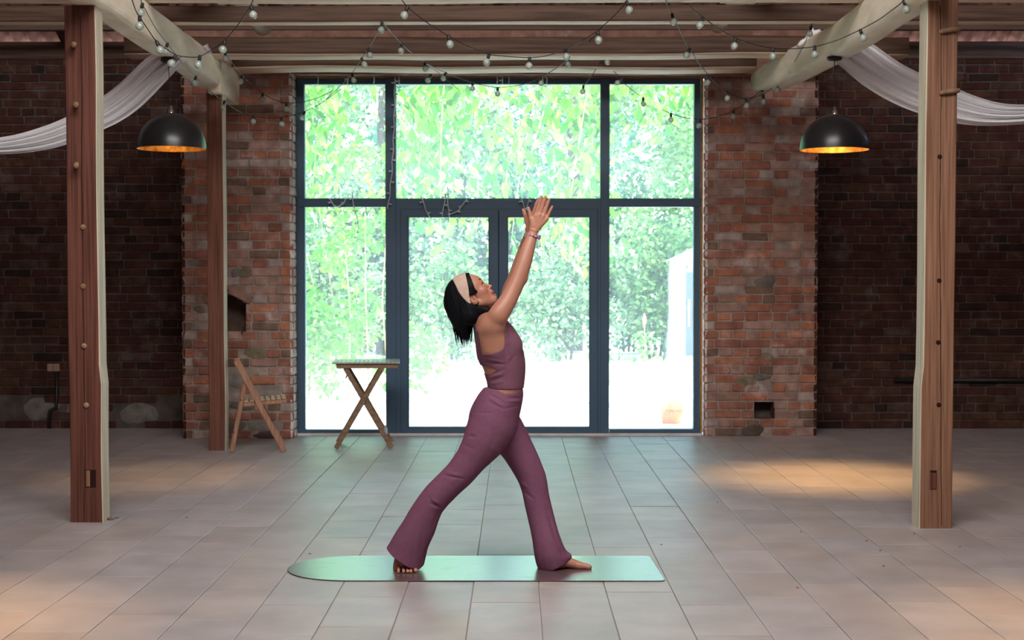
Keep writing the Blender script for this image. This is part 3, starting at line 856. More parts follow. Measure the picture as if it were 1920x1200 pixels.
m = MB(); m.box((26 * s_, -.03, P(0, 504, 26).z), (30 * s_, 0, P(0, 497, 26).z), M['dark_panel'], .002); m.build('vent', t)
# red flowering shoot by the bushes
c = P(1207, 640, 24.5); t = thing('flower_plant', 'small plant with a red flower spike on the clearing', 'plant', (c.x, 24.5, 0))
m = MB(); m.tube([(0, 0, 0), (.02, 0, .3), (0.01, 0, .75)], [.008, .006, .005], M['twig'], 6); m.build('stem', t)
M['red_flower'] = mk('red_flower', (0.6, 0.12, 0.08), .6)
m = MB(); m.lathe([(0.002, .68), (.03, .72), (.035, .8), (.02, .87), (.002, .9)], (0.01, 0, 0), M['red_flower'], 10); m.build('flower', t)
r = np.random.default_rng(4); lp = np.stack([r.normal(size=60) * .09, r.normal(size=60) * .06, r.uniform(.1, .6, 60)], 1)
leaves('foliage', lp, r.uniform(.07, .13, 60), .2, GRN, t, aspect=.7, seed=3)
# terracotta pot just outside
M['terracotta'] = noisy('terracotta', (0.42, 0.15, 0.07), (0.52, 0.20, 0.10), scale=8, rough=.8)
Yp = 14.75; b0 = P(1237, 764, Yp); b1 = P(1281, 764, Yp); rad = (b1.x - b0.x) / 2; zt_ = b0.z
t = thing('plant_pot', 'terracotta pot with thin grassy plant outside the right pane', 'pot', ((b0.x + b1.x) / 2, Yp, -0.02))
m = MB(); zt_ += .02
m.lathe([(0.002, 0), (rad * .74, 0), (rad * .78, .01), (rad * .95, zt_ - .05), (rad * 1.02, zt_ - .045), (rad * 1.03, zt_), (rad * .92, zt_), (rad * .88, zt_ - .03), (.002, zt_ - .035)], (0, 0, 0), M['terracotta'], 32)
m.build('pot', t)
r = np.random.default_rng(9); n = 130
lp = np.stack([r.normal(size=n) * .045, r.normal(size=n) * .045, np.full(n, zt_ - .03)], 1)
leaves('foliage', lp, r.uniform(.08, .17, n), -1.4, [(0.45, 0.55, 0.2), (0.55, 0.6, 0.3)], t, aspect=.1, seed=3)
# ------------------------------------------------------------------ posts
def post(name, label, cat, u0, u1, vb, us, ztop, mfront, mside, side, lean=0.0, seed=0, taper=0.0):
    """hewn post standing on the floor; front face u0..u1 at the foot, side = +1 when its right side is the paler one"""
    Y = F * CH / (vb - 527); xa, xb = P(u0, vb, Y).x, P(u1, vb, Y).x
    dep = us
    c = ((xa + xb) / 2, Y + dep / 2, 0)
    t = thing(name, label, cat, c)
    m = MB(); hx, hy = (xb - xa) / 2, dep / 2; rings = []; ch = 0.006
    n = 26
    mats = None
    for i in range(n + 1):
        z = ztop * i / n
        w1 = 0.006 * mnoise.noise(Vector((z * 1.1, seed, 0))); w2 = 0.006 * mnoise.noise(Vector((z * 1.3, seed, 9)))
        lx = lean * z; hxx = hx * (1 - taper * z / ztop)
        bump = 0.012 if z < 0.95 and hx > .08 else 0.0      # the shaved step on the paler side
        l, r_ = -hxx + lx + w1, hxx + lx + w2
        if side > 0: r_ += bump
        else: l -= bump
        q = [(l + ch, -hy), (r_ - ch, -hy), (r_, -hy + ch), (r_, hy - ch), (r_ - ch, hy), (l + ch, hy), (l, hy - ch), (l, -hy + ch)]
        rings.append([(x, y, z) for x, y in q])
    ms = [mfront] * 8
    if side > 0: ms[1] = ms[2] = ms[3] = mside
    else: ms[5] = ms[6] = ms[7] = mside
    m.loft(rings, mfront, mats=ms)
    m.build('shaft', t)
    return t, c, Y, hx, hy, lean
def on_post(pt, u, v):
    t, c, Y, hx, hy, lean = pt
    p = P(u, v, Y); return p.x - c[0], -hy, p.z
def crack(pt, pts, w=0.0028):
    m = MB()
    vs = []; fs = []
    for i, (u, v) in enumerate(pts):
        x, y, z = on_post(pt, u, v); ww = w * (0.6 + 0.8 * abs(mnoise.noise(Vector((z * 5, 3, 1)))))
        vs += [(x - ww, y - .0012, z), (x + ww, y - .0012, z)]
    for i in range(len(pts) - 1): fs.append((2 * i, 2 * i + 1, 2 * i + 3, 2 * i + 2))
    m.add(vs, fs, M['crack']); m.build('crack', pt[0])
def interp_line(pts, n=30, wob=1.2):
    A = np.array(pts, float); v = np.linspace(A[0, 1], A[-1, 1], n)
    return [(float(np.interp(q, A[:, 1], A[:, 0])) + wob * mnoise.noise(Vector((q * .03, A[0, 0], 0))), q) for q in v]
M['peg'] = noisy('worn_peg_wood', (0.22, 0.13, 0.07), (0.36, 0.24, 0.14), scale=20)

p1 = post('timber_post', 'thick red-brown timber post on the left, with pegs and a mortise near its foot', 'post', 132, 190, 982, 0.15, 3.09, M['post_red'], M['limed'], 1, lean=-0.004, seed=1)
crack(p1, interp_line([(151, 30), (154, 160), (153, 320), (156, 520), (158, 700), (160, 850), (158, 978)]))
for (u, v) in ((143, 87), (147, 199), (148, 312)):
    x, y, z = on_post(p1, u, v); m = MB()
    m.tube([(x - .012, y + .02, z + .012), (x - .006, y - .03, z + .008), (x + .012, y - .085, z - .006)], [.016, .017, .015], M['peg'], 12)
    m.build('peg', p1[0])
for (u, v) in ((156, 426), (156, 537), (158, 649), (162, 760)):
    x, y, z = on_post(p1, u, v); m = MB()
    m.lathe([(.002, .012), (.012, .011), (.017, .006), (.018, -.01)], (x, y, z), M['peg'], 14, axis=(0, -1, 0)); m.build('peg', p1[0])
def mortise(pt, u0, v0, u1, v1, split):
    x0_, y, z1 = on_post(pt, u0, v0); x1_, _, z0 = on_post(pt, u1, v1)
    m = MB(); m.box((x0_, y - .0015, z0), (x1_, y + .002, z1), M['crack']); o = m.build('mortise', pt[0])
    xs = x0_ + (x1_ - x0_) * split
    m = MB(); m.box((x0_ + .003, y - .006, z0 + .004), (xs, y + .001, z1 - .004), M['post_tan'], .002, xf=None); m.build('wedge', o)
mortise(p1, 160, 881, 180, 914, .45)
p2 = post('timber_post', 'thick tan timber post on the right, split lengthwise, with a filled mortise at its foot', 'post', 1727, 1785, 992, 0.16, 3.09, M['post_tan'], M['limed'], -1, lean=0.004, seed=2)
crack(p2, interp_line([(1763, 10), (1765, 160), (1762, 400), (1763, 560), (1764, 700), (1764, 850), (1765, 985)]))
for (v) in (57, 172):
    x, y, z = on_post(p2, 1776, v); m = MB()
    xr_ = p2[3] + .012
    m.tube([(x - .045, y - .004, z - .012), (x - .03, y - .014, z - .006), (x + .01, y - .018, z + .0), (xr_ + .0, y - .014, z + .006), (xr_ + .006, y + .02, z + .006)], [.010, .014, .014, .014, .012], M['peg'], 10)
    m.build('peg', p2[0])
for (u, v) in ((1762, 294), (1761, 526), (1759, 642), (1760, 759)):
    x, y, z = on_post(p2, u, v); m = MB(); m.lathe([(.002, .003), (.013, .0025), (.014, -.004)], (x, y, z), M['crack'], 14, axis=(0, -1, 0)); m.build('peg_hole', p2[0])
mortise(p2, 1743, 882, 1756, 917, .0)
x0_, y, z1 = on_post(p2, 1745, 885); x1_, _, z0 = on_post(p2, 1756, 917)
m = MB(); m.box((x0_, y - .006, z0), (x1_, y + .001, z1 - .005), M['post_red'], .002); m.build('tenon', p2[0])
p3 = post('timber_post', 'slim dark red timber post beside the folding chair, one edge very pale', 'post', 392, 423, 846, 0.13, 3.09, M['post_mid'], M['limed'], 1, lean=-0.002, seed=3)
crack(p3, interp_line([(406, 420), (411, 560), (414, 700), (416, 840)]), .002)

# ------------------------------------------------------------------ pendant lamps
M['shade_black'] = mk('black_lamp_enamel', (0.012, 0.013, 0.015), 0.33, spec=0.5)
M['gold_leaf'] = noisy('gold_leaf_lining', (0.55, 0.25, 0.05), (0.95, 0.55, 0.16), scale=22, rough=0.35, metal=0.6, bump=0.3)
M['chrome'] = mk('chrome_cap', (0.6, 0.6, 0.6), 0.2, 1.0)
M['cable'] = mk('black_cable', (0.015, 0.015, 0.015), 0.5)
M['bulb_glow'] = mk('warm_glowing_bulb', (1, 0.75, 0.35), 0.3, **{'Emission Color': (1, 0.62, 0.22, 1), 'Emission Strength': 9.0})
def pendant(x, y, z_rim, z_hang, label, power, tilt=0.0, swag=0.0):
    t = thing('pendant_lamp', label, 'lamp', (x, y, z_rim))
    R, Hh = 0.253, 0.262
    m = MB(); prof = []
    for i in range(15):
        a = PI / 2 * i / 14; prof.append((max(0.012, R * math.cos(a)), Hh * math.sin(a)))
    m.lathe(prof, (0, 0, 0), M['shade_black'], 48); m.lathe([(R, 0), (R - .004, -.002), (R - .005, .001)], (0, 0, 0), M['gold_leaf'], 48)
    o = m.build('shade', t)
    m = MB(); prof = []
    for i in range(15):
        a = PI / 2 * i / 14; prof.append((max(0.002, (R - .005) * math.cos(a)), (Hh - .005) * math.sin(a)))
    m.lathe(prof, (0, 0, 0), M['gold_leaf'], 48); m.build('shade_lining', t)
    m = MB(); m.lathe([(.002, Hh + .055), (.010, Hh + .052), (.013, Hh + .03), (.018, Hh + .028), (.022, Hh - .004)], (0, 0, 0), M['chrome'], 16); m.build('cap', t)
    m = MB(); m.lathe([(.02, Hh - .01), (.02, Hh - .09), (.015, Hh - .10)], (0, 0, 0), M['cable'], 14); m.build('bulb_holder', t)
    m = MB(); zb = 0.055
    m.lathe([(.013, zb + .11), (.016, zb + .08), (.032, zb + .045), (.034, zb + .02), (.024, zb - .008), (.002, zb - .018)], (0, 0, 0), M['bulb_glow'], 18); m.build('bulb', t)
    L_ = z_hang - z_rim
    m = MB(); m.tube([(0.0, 0, Hh + .05), (-.004 - swag, 0, Hh + (L_ - Hh) * .4), (-.002 - swag, 0, Hh + (L_ - Hh) * .7), (-swag * 1.6, 0, L_ - .03)], .0028, M['cable'], 6); m.build('cord', t)
    m = MB(); m.lathe([(.002, -.028), (.045, -.026), (.055, -.02), (.055, 0), (.002, 0)], (-swag * 1.6, 0, L_), M['cable'], 24); m.build('ceiling_cap', t)
    d = bpy.data.lights.new('pendant_light', 'SPOT'); d.energy = power; d.color = (1.0, 0.56, 0.20); d.spot_size = math.radians(54); d.spot_blend = 1.0; d.shadow_soft_size = 0.03
    lo = bpy.data.objects.new('pendant_light', d); C.objects.link(lo); lo.parent = t; lo.location = (0, 0, 0.03)
    d = bpy.data.lights.new('pendant_glow', 'POINT'); d.energy = power * 0.014; d.color = (1.0, 0.56, 0.20); d.shadow_soft_size = 0.03
    lo = bpy.data.objects.new('pendant_glow', d); C.objects.link(lo); lo.parent = t; lo.location = (0, 0, 0.03)
    return t
ph = P(1563, 113, 10.62); pc = P(1564.5, 281, 10.62)
pendant(pc.x, 10.62, pc.z, 3.095, 'black dome pendant lamp hanging from the right beam, its bulb showing', 300, swag=0.002)
ph = P(317, 113, 10.62); pc = P(321.5, 279, 10.62)
pendant(pc.x, 10.62, pc.z, 3.085, 'black dome pendant lamp hanging from the left beam beside the white drape', 55, swag=0.012)
pendant(-2.62, 6.0, 2.46, 3.08, 'near black pendant lamp on the left beam, outside the picture', 170)
pendant(2.62 - .15, 6.0, 2.46, 3.08, 'near black pendant lamp on the right beam, outside the picture', 130)

# ------------------------------------------------------------------ white drapes
M['cloth'] = noisy('white_voile', (0.92, 0.92, 0.94), (0.98, 0.98, 1.0), scale=30, rough=.8, bump=.15)
M['cloth'].node_tree.nodes['Principled BSDF'].inputs['Sheen Weight'].default_value = 0.2
def drape(name, label, top, bot, Ys, nf=9, seed=1):
    """swag between two edge curves (pixel lists) at depths Ys; folds run along its length"""
    m = MB(); A = np.array(top, float); B = np.array(bot, float); n = 110; k = 96
    def samp(A, t):
        s = np.concatenate([[0], np.cumsum(np.hypot(*np.diff(A, axis=0).T))]); s /= s[-1]
        # smooth (Catmull-Rom like) by interpolating on a finely blurred curve
        return np.interp(t, s, A[:, 0]), np.interp(t, s, A[:, 1])
    tt = np.linspace(0, 1, n); vs = []; fs = []
    ker = np.ones(9) / 9
    def curve(A):
        x, y = samp(A, tt)
        xp = np.concatenate([2 * x[0] - x[4:0:-1], x, 2 * x[-1] - x[-2:-6:-1]]); yp = np.concatenate([2 * y[0] - y[4:0:-1], y, 2 * y[-1] - y[-2:-6:-1]])
        return np.convolve(xp, ker, 'valid'), np.convolve(yp, ker, 'valid')
    tx, ty = curve(A); bx, by = curve(B)
    for i in range(n):
        Y = float(np.interp(tt[i], [0, 1], Ys))
        for j in range(k + 1):
            s = j / k
            ph_ = s * nf * PI + 0.9 * math.sin(tt[i] * 3 + s * 5 + seed) + 1.2 * mnoise.noise(Vector((s * 6, tt[i] * 2, seed)))
            d = 0.024 * math.sin(ph_) + 0.008 * math.sin(2.7 * ph_ + tt[i] * 4) + .035 * math.sin(PI * s) * -1
            p = P(tx[i] * (1 - s) + bx[i] * s, ty[i] * (1 - s) + by[i] * s, Y)
            vs.append((p.x, p.y + d, p.z))
    for i in range(n - 1):
        for j in range(k): fs.append((i * (k + 1) + j, i * (k + 1) + j + 1, (i + 1) * (k + 1) + j + 1, (i + 1) * (k + 1) + j))
    m.add(vs, fs, M['cloth'], smooth=True)
    c = vs[len(vs) // 2]
    o = m.build(name, None, c); tag(o, label, 'drape')
    md = o.modifiers.new('thick', 'SOLIDIFY'); md.thickness = 0.002
    return o
drape('fabric_drape', 'white voile swag hanging from the left beam and running off behind the left post',
      [(330, 84), (300, 92), (281, 97), (240, 142), (192, 182), (125, 220), (60, 245), (0, 259), (-120, 268), (-340, 252), (-562, 200)], [(348, 112), (338, 124), (326, 134), (290, 176), (240, 222), (192, 244), (125, 274), (60, 287), (0, 290), (-120, 292), (-340, 270), (-562, 214)], (10.7, 10.95), seed=1)
drape('fabric_drape', 'white voile swag hanging from the right beam and passing behind the right post',
      [(1610, 68), (1635, 82), (1655, 98), (1690, 124), (1724, 138), (1793, 168), (1850, 190), (1880, 197), (1915, 198), (2000, 192), (2250, 150), (2488, 84)], [(1556, 106), (1570, 116), (1590, 137), (1620, 162), (1680, 197), (1724, 213), (1793, 232), (1850, 237), (1915, 233), (2000, 226), (2250, 172), (2488, 98)], (10.7, 10.95), seed=4)
def rag(label, pts, Y, seed):
    m = MB(); vs = []; fs = []; n = 10; c = np.mean(pts, axis=0)
    for a in range(6):
        for i, (u, v) in enumerate(pts):
            k = a / 5; uu = c[0] + (u - c[0]) * k; vv = c[1] + (v - c[1]) * k
            p = P(uu, vv, Y); vs.append((p.x, Y - .05 + .05 * k * k + .02 * mnoise.noise(Vector((uu * .2, vv * .2, seed))), p.z))
    N_ = len(pts)
    for a in range(5):
        for i in range(N_): fs.append((a * N_ + i, a * N_ + (i + 1) % N_, (a + 1) * N_ + (i + 1) % N_, (a + 1) * N_ + i))
    m.add(vs, fs, M['cloth'], smooth=True); o = m.build('cloth_knot'); tag(o, label, 'cloth')
    md = o.modifiers.new('thick', 'SOLIDIFY'); md.thickness = 0.004
rag('small white cloth knotted over the top of the left pale beam', [(383, 86), (390, 82), (392, 90), (397, 94), (397, 99), (391, 101), (384, 95), (379, 88)], 11.2, 2)
rag('bunched white cloth tied over the top of the right pale beam', [(1493, 86), (1500, 76), (1508, 74), (1516, 56), (1522, 46), (1527, 56), (1538, 54), (1541, 58), (1530, 68), (1515, 78), (1505, 84), (1497, 90)], 11.3, 3)

# ------------------------------------------------------------------ sockets, conduit, pipe
M['beige'] = mk('beige_plastic', (0.42, 0.28, 0.2), .4)
c = P(101, 689, YW); t = thing('wall_socket', 'pair of beige socket covers on the dark left wall', 'socket', (c.x, YW - .006, c.z))
for k in (-1, 1):
    m = MB(); m.box((k * .031 - .03, -.014, -.038), (k * .031 + .03, .0, .038), M['beige'], .004); q = m.build('cover', t)
c = P(108, 696, YW); b_ = P(107, 764, YW); e_ = P(95, 770, YW); f_ = P(93, 822, YW)
m = MB(); m.tube([(c.x, YW - .02, c.z), (b_.x, YW - .02, b_.z + .03), (b_.x, YW - .02, b_.z), (e_.x, YW - .02, e_.z), (f_.x, YW - .02, 0.001)], .018, M['cable'], 8)
tag(m.build('conduit'), 'black cable conduit running down from the beige sockets to the floor', 'conduit')
z_ = P(1850, 713, YW).z
m = MB(); m.tube([(xr1 + .9, YW - .03, z_ + .005), (6.28, YW - .03, z_)], .022, M['cable'], 10)
tag(m.build('wall_pipe'), 'thin black pipe running low along the dark right wall', 'pipe')
# dry leaf bits on the floor
M['dry_leaf'] = noisy('dry_leaf', (0.12, 0.08, 0.04), (0.3, 0.22, 0.12), scale=40)
def crumb(u, v, s, label, grp=None):
    c = G(u, v); m = MB()
    vs = []; fs = []; n = 7; rr = random.Random(u)
    for i in range(n):
        a = 2 * PI * i / n; r_ = s * rr.uniform(.6, 1.1); vs.append((c.x + r_ * math.cos(a), c.y + r_ * .6 * math.sin(a), .001 + s * rr.uniform(0, .25)))
    vs.append((c.x, c.y, s * .5 + .004)); fs = [(i, (i + 1) % n, n) for i in range(n)] + [tuple(range(n))[::-1]]
    m.add(vs, fs, M['dry_leaf'], smooth=True); tag(m.build('dry_leaf', None, (c.x, c.y, 0)), label, 'leaf', grp)
crumb(208, 975, .035, 'curled dry leaf lying at the foot of the left post')
crumb(219, 972, .018, 'tiny dry leaf crumb just beside the curled leaf by the left post')
for (u, v) in ((1502, 998), (1625, 1015), (1651, 1033), (1656, 1062), (1495, 1103), (1240, 1022), (1345, 943), (1714, 1001), (1800, 1026), (350, 971), (581, 1039)):
    crumb(u, v, .008, 'tiny brown crumb of dry leaf on the floor tiles', 'dry crumbs on the floor')

# ------------------------------------------------------------------ folding chair
M['chair_wood'] = wood('pink_brown_wood', (0.36, 0.19, 0.12), (0.50, 0.29, 0.19), 'z', rough=.5)
M['slat_wood'] = noisy('pale_slat_wood', (0.55, 0.42, 0.28), (0.68, 0.54, 0.38), scale=10, rough=.5)
Yc = F * CH / (850 - 527)
def Q(u, v, dy=0.0, Y=Yc): 
    p = P(u, v, Y); return Vector((p.x, Y + dy, p.z))
base = Vector((Q(480, 848).x, Yc, 0))
def r_(p): return Vector(p) - base
t = thing('folding_chair', 'wooden folding chair with slatted seat between the slim post and the table', 'chair', base)
W_ = 0.40
fl = [(441, 676), (534, 848)]; bl = [(462, 722), (436, 850)]
def chair_pt(u, v, dy=0): return r_(Q(u, v, dy))
for k, dy in enumerate((0.0, W_)):
    a = chair_pt(443, 676, dy); b = chair_pt(532.5, 848, dy); b.z = 0.008
    m = MB(); m.bar(a, b, 0.022, 0.048, M['chair_wood'], up=(1, 0, 0.0), ch=.006); m.build('front_leg', t)
    a = chair_pt(460, 718, dy + (.024 if k == 0 else -.024)); b = chair_pt(435.5, 850, dy + (.024 if k == 0 else -.024)); b.z = 0.008
    m = MB(); m.bar(a, b, 0.020, 0.036, M['chair_wood'], up=(1, 0, 0.0), ch=.005); m.build('rear_leg', t)
for (u, v, nm) in ((443, 683, 'back_rail'), (447, 691, 'back_rail'), (452, 700, 'back_rail'), (440, 810, 'stretcher'), (452, 750, 'stretcher'), (523, 832, 'stretcher')):
    a = chair_pt(u, v, .012); b = chair_pt(u, v, W_ - .012)
    m = MB()
    if nm == 'back_rail': m.bar(a, b, .032, .012, M['chair_wood'], up=(.9, 0, .46), ch=.003)
    else: m.tube([a, b], .008, M['chrome'] if u < 500 else M['chair_wood'], 8)
    m.build(nm, t)
sa, sb = chair_pt(457, 758), chair_pt(537, 752)
st = thing('seat', 'x', 'x'); 
for k_ in ('label', 'category'): del st[k_]
st.parent = t
for dy in (.03, W_ - .03):
    m = MB(); m.bar(sa + Vector((0, dy, -.004)), sb + Vector((0, dy, -.006)), .02, .034, M['chair_wood'], up=(0, 0, 1), ch=.004); m.build('seat_rail', st)
for i in range(8):
    f = (i + .5) / 8; c = sa.lerp(sb, f); m = MB()
    m.bar(c + Vector((0, .012, .020)), c + Vector((0, W_ - .012, .020)), .033, .012, M['slat_wood'], up=(0, 0, 1), ch=.003); m.build('slat', st)

t.rotation_euler.z = math.radians(11)
# ------------------------------------------------------------------ folding table
M['table_wood'] = wood('brown_table_wood', (0.20, 0.125, 0.075), (0.32, 0.21, 0.13), 'x', rough=.45)
M['table_top'] = noisy('pale_top_slats', (0.36, 0.40, 0.36), (0.46, 0.50, 0.46), scale=8, rough=.30)
Yt = F * CH / (843 - 527); base = Vector((Q(682, 843, 0, Yt).x, Yt, 0))
t = thing('folding_table', 'small wooden folding table with crossed legs and slatted top by the window', 'table', base)
def tp(u, v, dy=0): return r_(Q(u, v, dy, Yt))
DT = 0.52
zt1 = tp(690, 681).z
xa, xb = tp(623, 681).x, tp(750, 681).x
for i in range(15):
    a = xa + (xb - xa) * i / 15
    m = MB(); m.box((a + .0015, -.01, zt1 - .006), (a + (xb - xa) / 15 - .0015, DT + .01, zt1 + .008), M['table_top'], .003); m.build('tabletop_slat', t)
for dy in (0.012, DT - .03):
    m = MB(); m.box((tp(628, 0).x, dy, tp(0, 691).z), (tp(745, 0).x, dy + .02, zt1 - .006), M['table_wood'], .003); m.build('apron', t)
for k, dy in enumerate((0.0, DT - .02)):
    s_ = 1 if k == 0 else -1
    a = tp(647, 690, dy + .040 * s_ + .0); b = tp(734, 843, dy + .040 * s_); b.z = .008
    m = MB(); m.bar(a, b, .02, .042, M['table_wood'], up=(1, 0, 0), ch=.004); m.build('leg', t)
    a = tp(717, 690, dy + .018 * s_ + .004); b = tp(630, 843, dy + .018 * s_ + .004); b.z = .008
    m = MB(); m.bar(a, b, .02, .042, M['table_wood'], up=(1, 0, 0), ch=.004); m.build('leg', t)
for (u, v) in ((650, 706), (723, 812), (641, 822)):
    m = MB(); a = tp(u, v, .02); b = tp(u, v, DT - .02); m.bar(a, b, .04, .014, M['table_wood'] if u < 700 else M['table_top'], up=(.85 if u > 700 else -.85, 0, .5), ch=.003); m.build('stretcher', t)
m = MB(); m.tube([tp(682, 755, .01), tp(682, 755, DT - .01)], .006, M['chrome'], 8); m.build('pivot', t)

t.rotation_euler.z = math.radians(5)
# ------------------------------------------------------------------ yoga mat
m_, nt, b_ = new_mat('mat_rubber')
b_.inputs['Base Color'].default_value = (0.13, 0.085, 0.085, 1); b_.inputs['Roughness'].default_value = 0.28; b_.inputs['Specular IOR Level'].default_value = 0.85
b_.inputs['IOR'].default_value = 2.0; b_.inputs['Coat Weight'].default_value = 1.0; b_.inputs['Coat IOR'].default_value = 2.1; b_.inputs['Coat Roughness'].default_value = 0.27
N, L = nt.nodes, nt.links
tc = N.new('ShaderNodeTexCoord'); nz = N.new('ShaderNodeTexNoise'); nz.inputs['Scale'].default_value = 6; nz.inputs['Detail'].default_value = 5
mp = N.new('ShaderNodeMapping'); mp.inputs['Scale'].default_value = (1, 2.5, 1); L.new(tc.outputs['Object'], mp.inputs[0]); L.new(mp.outputs[0], nz.inputs['Vector'])
mr = N.new('ShaderNodeMapRange'); mr.inputs[1].default_value = 0.58; mr.inputs[2].default_value = 0.75; mr.inputs[3].default_value = 0.32; mr.inputs[4].default_value = 0.45
L.new(nz.outputs['Fac'], mr.inputs[0]); L.new(mr.outputs[0], b_.inputs['Roughness'])
M['mat'] = m_
M['mat_edge'] = mk('dark_mat_edge', (0.03, 0.03, 0.035), .7)
ya_, yb_ = G(960, 1091).y, G(960, 1044).y; xe = G(1232, 1068).x; xs = G(540, 1067).x; yc_ = (ya_ + yb_) / 2; hw = (yb_ - ya_) / 2
out = []
rc = .03
for k in range(7):
    a = -PI / 2 + (PI / 2) * k / 6; out.append((xe + .012 - rc + rc * math.cos(a), ya_ + rc + rc * math.sin(a)))
for k in range(7):
    a = (PI / 2) * k / 6; out.append((xe - .006 - rc + rc * math.cos(a), yb_ - rc + rc * math.sin(a)))
ln = 0.36
for k in range(41):
    a = PI / 2 + PI * k / 40; ca, sa_ = math.cos(a), math.sin(a)
    out.append((xs + ln + ln * -abs(ca) ** 0.95, yc_ + hw * math.copysign(abs(sa_) ** 0.95, sa_)))
m = MB(); n = len(out); c = Vector((np.mean([q[0] for q in out]), yc_))
def off(q, d):
    v = Vector(q) - c; return (q[0] - math.copysign(min(abs(v.x), d), v.x), q[1] - math.copysign(min(abs(v.y), d), v.y))
z0, z1 = 0.0012, 0.0062
vs = [(x, y, z0) for x, y in out] + [(x, y, z1 - .0012) for x, y in out] + [(*off(q, .002), z1) for q in out]
m.add(vs, [(i, (i + 1) % n, n + (i + 1) % n, n + i) for i in range(n)], M['mat_edge'])
m.add(vs, [(n + i, n + (i + 1) % n, 2 * n + (i + 1) % n, 2 * n + i) for i in range(n)] + [tuple(2 * n + i for i in range(n))], M['mat'])
MATZ = z1
mo = m.build('yoga_mat', None, (c.x, c.y, 0)); tag(mo, 'glossy yoga mat with one rounded end, mirroring the green garden', 'mat')
# ------------------------------------------------------------------ the person: implicit surfaces turned into smooth meshes
YF = 7.21
PX = YF / F                                       # metres per photograph pixel at the figure
_R = np.array(MW)
def uv_of(x, y, z):
    """project to photograph pixels"""
    d = np.stack([x, y, z - CH], -1) @ _R
    return 960 - F * d[..., 0] / d[..., 2], 600 + F * d[..., 1] / d[..., 2]

class Field:
    def __init__(s): s.prims = []
    def cone(s, a, b, ra, rb, ey=1.0, k=0.01, op='u'):
        """tapered limb from a to b; ey stretches it in depth"""
        a = np.array(a, float); b = np.array(b, float); R_ = max(ra, rb) * max(1, ey)
        lo = np.minimum(a, b) - R_; hi = np.maximum(a, b) + R_
        S_ = np.array([1, 1 / ey, 1]); sc_ = min(1.0, ey); A = a * S_; D_ = (b - a) * S_; L2 = max(1e-9, D_ @ D_)
        def f(X, Y, Z):
            px, py, pz = X - A[0], Y / ey - A[1], Z - A[2]
            t = np.clip((px * D_[0] + py * D_[1] + pz * D_[2]) / L2, 0, 1)
            return (np.sqrt((px - t * D_[0]) ** 2 + (py - t * D_[1]) ** 2 + (pz - t * D_[2]) ** 2) - (ra + (rb - ra) * t)) * sc_
        s.prims.append((f, lo, hi, k, op))
    def ell(s, c, r, R3=None, k=0.008, op='u'):
        """ellipsoid with semi-axes r along the rows of R3"""
        c = np.array(c, float); r = np.array(r, float); R3 = np.eye(3) if R3 is None else np.array(R3, float); m_ = r.max()
        def f(X, Y, Z):
            p = [X - c[0], Y - c[1], Z - c[2]]
            q = [(R3[i][0] * p[0] + R3[i][1] * p[1] + R3[i][2] * p[2]) / r[i] for i in range(3)]
            k0 = np.sqrt(q[0] ** 2 + q[1] ** 2 + q[2] ** 2) + 1e-9
            k1 = np.sqrt((q[0] / r[0]) ** 2 + (q[1] / r[1]) ** 2 + (q[2] / r[2]) ** 2) + 1e-9
            return k0 * (k0 - 1) / k1
        s.prims.append((f, c - m_, c + m_, k, op))
    def chain(s, pts, k=0.01):
        """pts: (u, v, dy, radius px, ey) sections of a limb or trunk"""
        for i in range(len(pts) - 1):
            a, b = pts[i], pts[i + 1]; n = 3
            for j in range(n):
                p = [a[q] + (b[q] - a[q]) * j / n for q in range(5)]; w_ = [a[q] + (b[q] - a[q]) * (j + 1) / n for q in range(5)]
                s.cone(P(p[0], p[1], YF + p[2]), P(w_[0], w_[1], YF + w_[2]), p[3] * PX, w_[3] * PX, (p[4] + w_[4]) / 2, k)
    def eval(s, X, Y, Z, lo, hi):
        """X, Y, Z broadcastable axes of a block; returns the field"""
        shp = np.broadcast_shapes(X.shape, Y.shape, Z.shape)
        G_ = np.full(shp, 0.06, np.float32)
        xs, ys, zs_ = X.ravel(), Y.ravel(), Z.ravel()
        for f, l, h, k, op in s.prims:
            mg = 0.03 + k
            if np.any(l - mg > hi) or np.any(h + mg < lo): continue
            i0, i1 = np.searchsorted(xs, [l[0] - mg, h[0] + mg]); j0, j1 = np.searchsorted(ys, [l[1] - mg, h[1] + mg]); k0, k1 = np.searchsorted(zs_, [l[2] - mg, h[2] + mg])
            if i0 >= i1 or j0 >= j1 or k0 >= k1: continue
            d = f(X[i0:i1], Y[:, j0:j1], Z[:, :, k0:k1]).astype(np.float32)
            g = G_[i0:i1, j0:j1, k0:k1]
            if op == 'u':
                hh = np.maximum(k - np.abs(g - d), 0) / k
                G_[i0:i1, j0:j1, k0:k1] = np.minimum(g, d) - hh * hh * k * 0.25
            else:
                d = -d; hh = np.maximum(k - np.abs(g - d), 0) / k
                G_[i0:i1, j0:j1, k0:k1] = np.maximum(g, d) + hh * hh * k * 0.25
        return G_

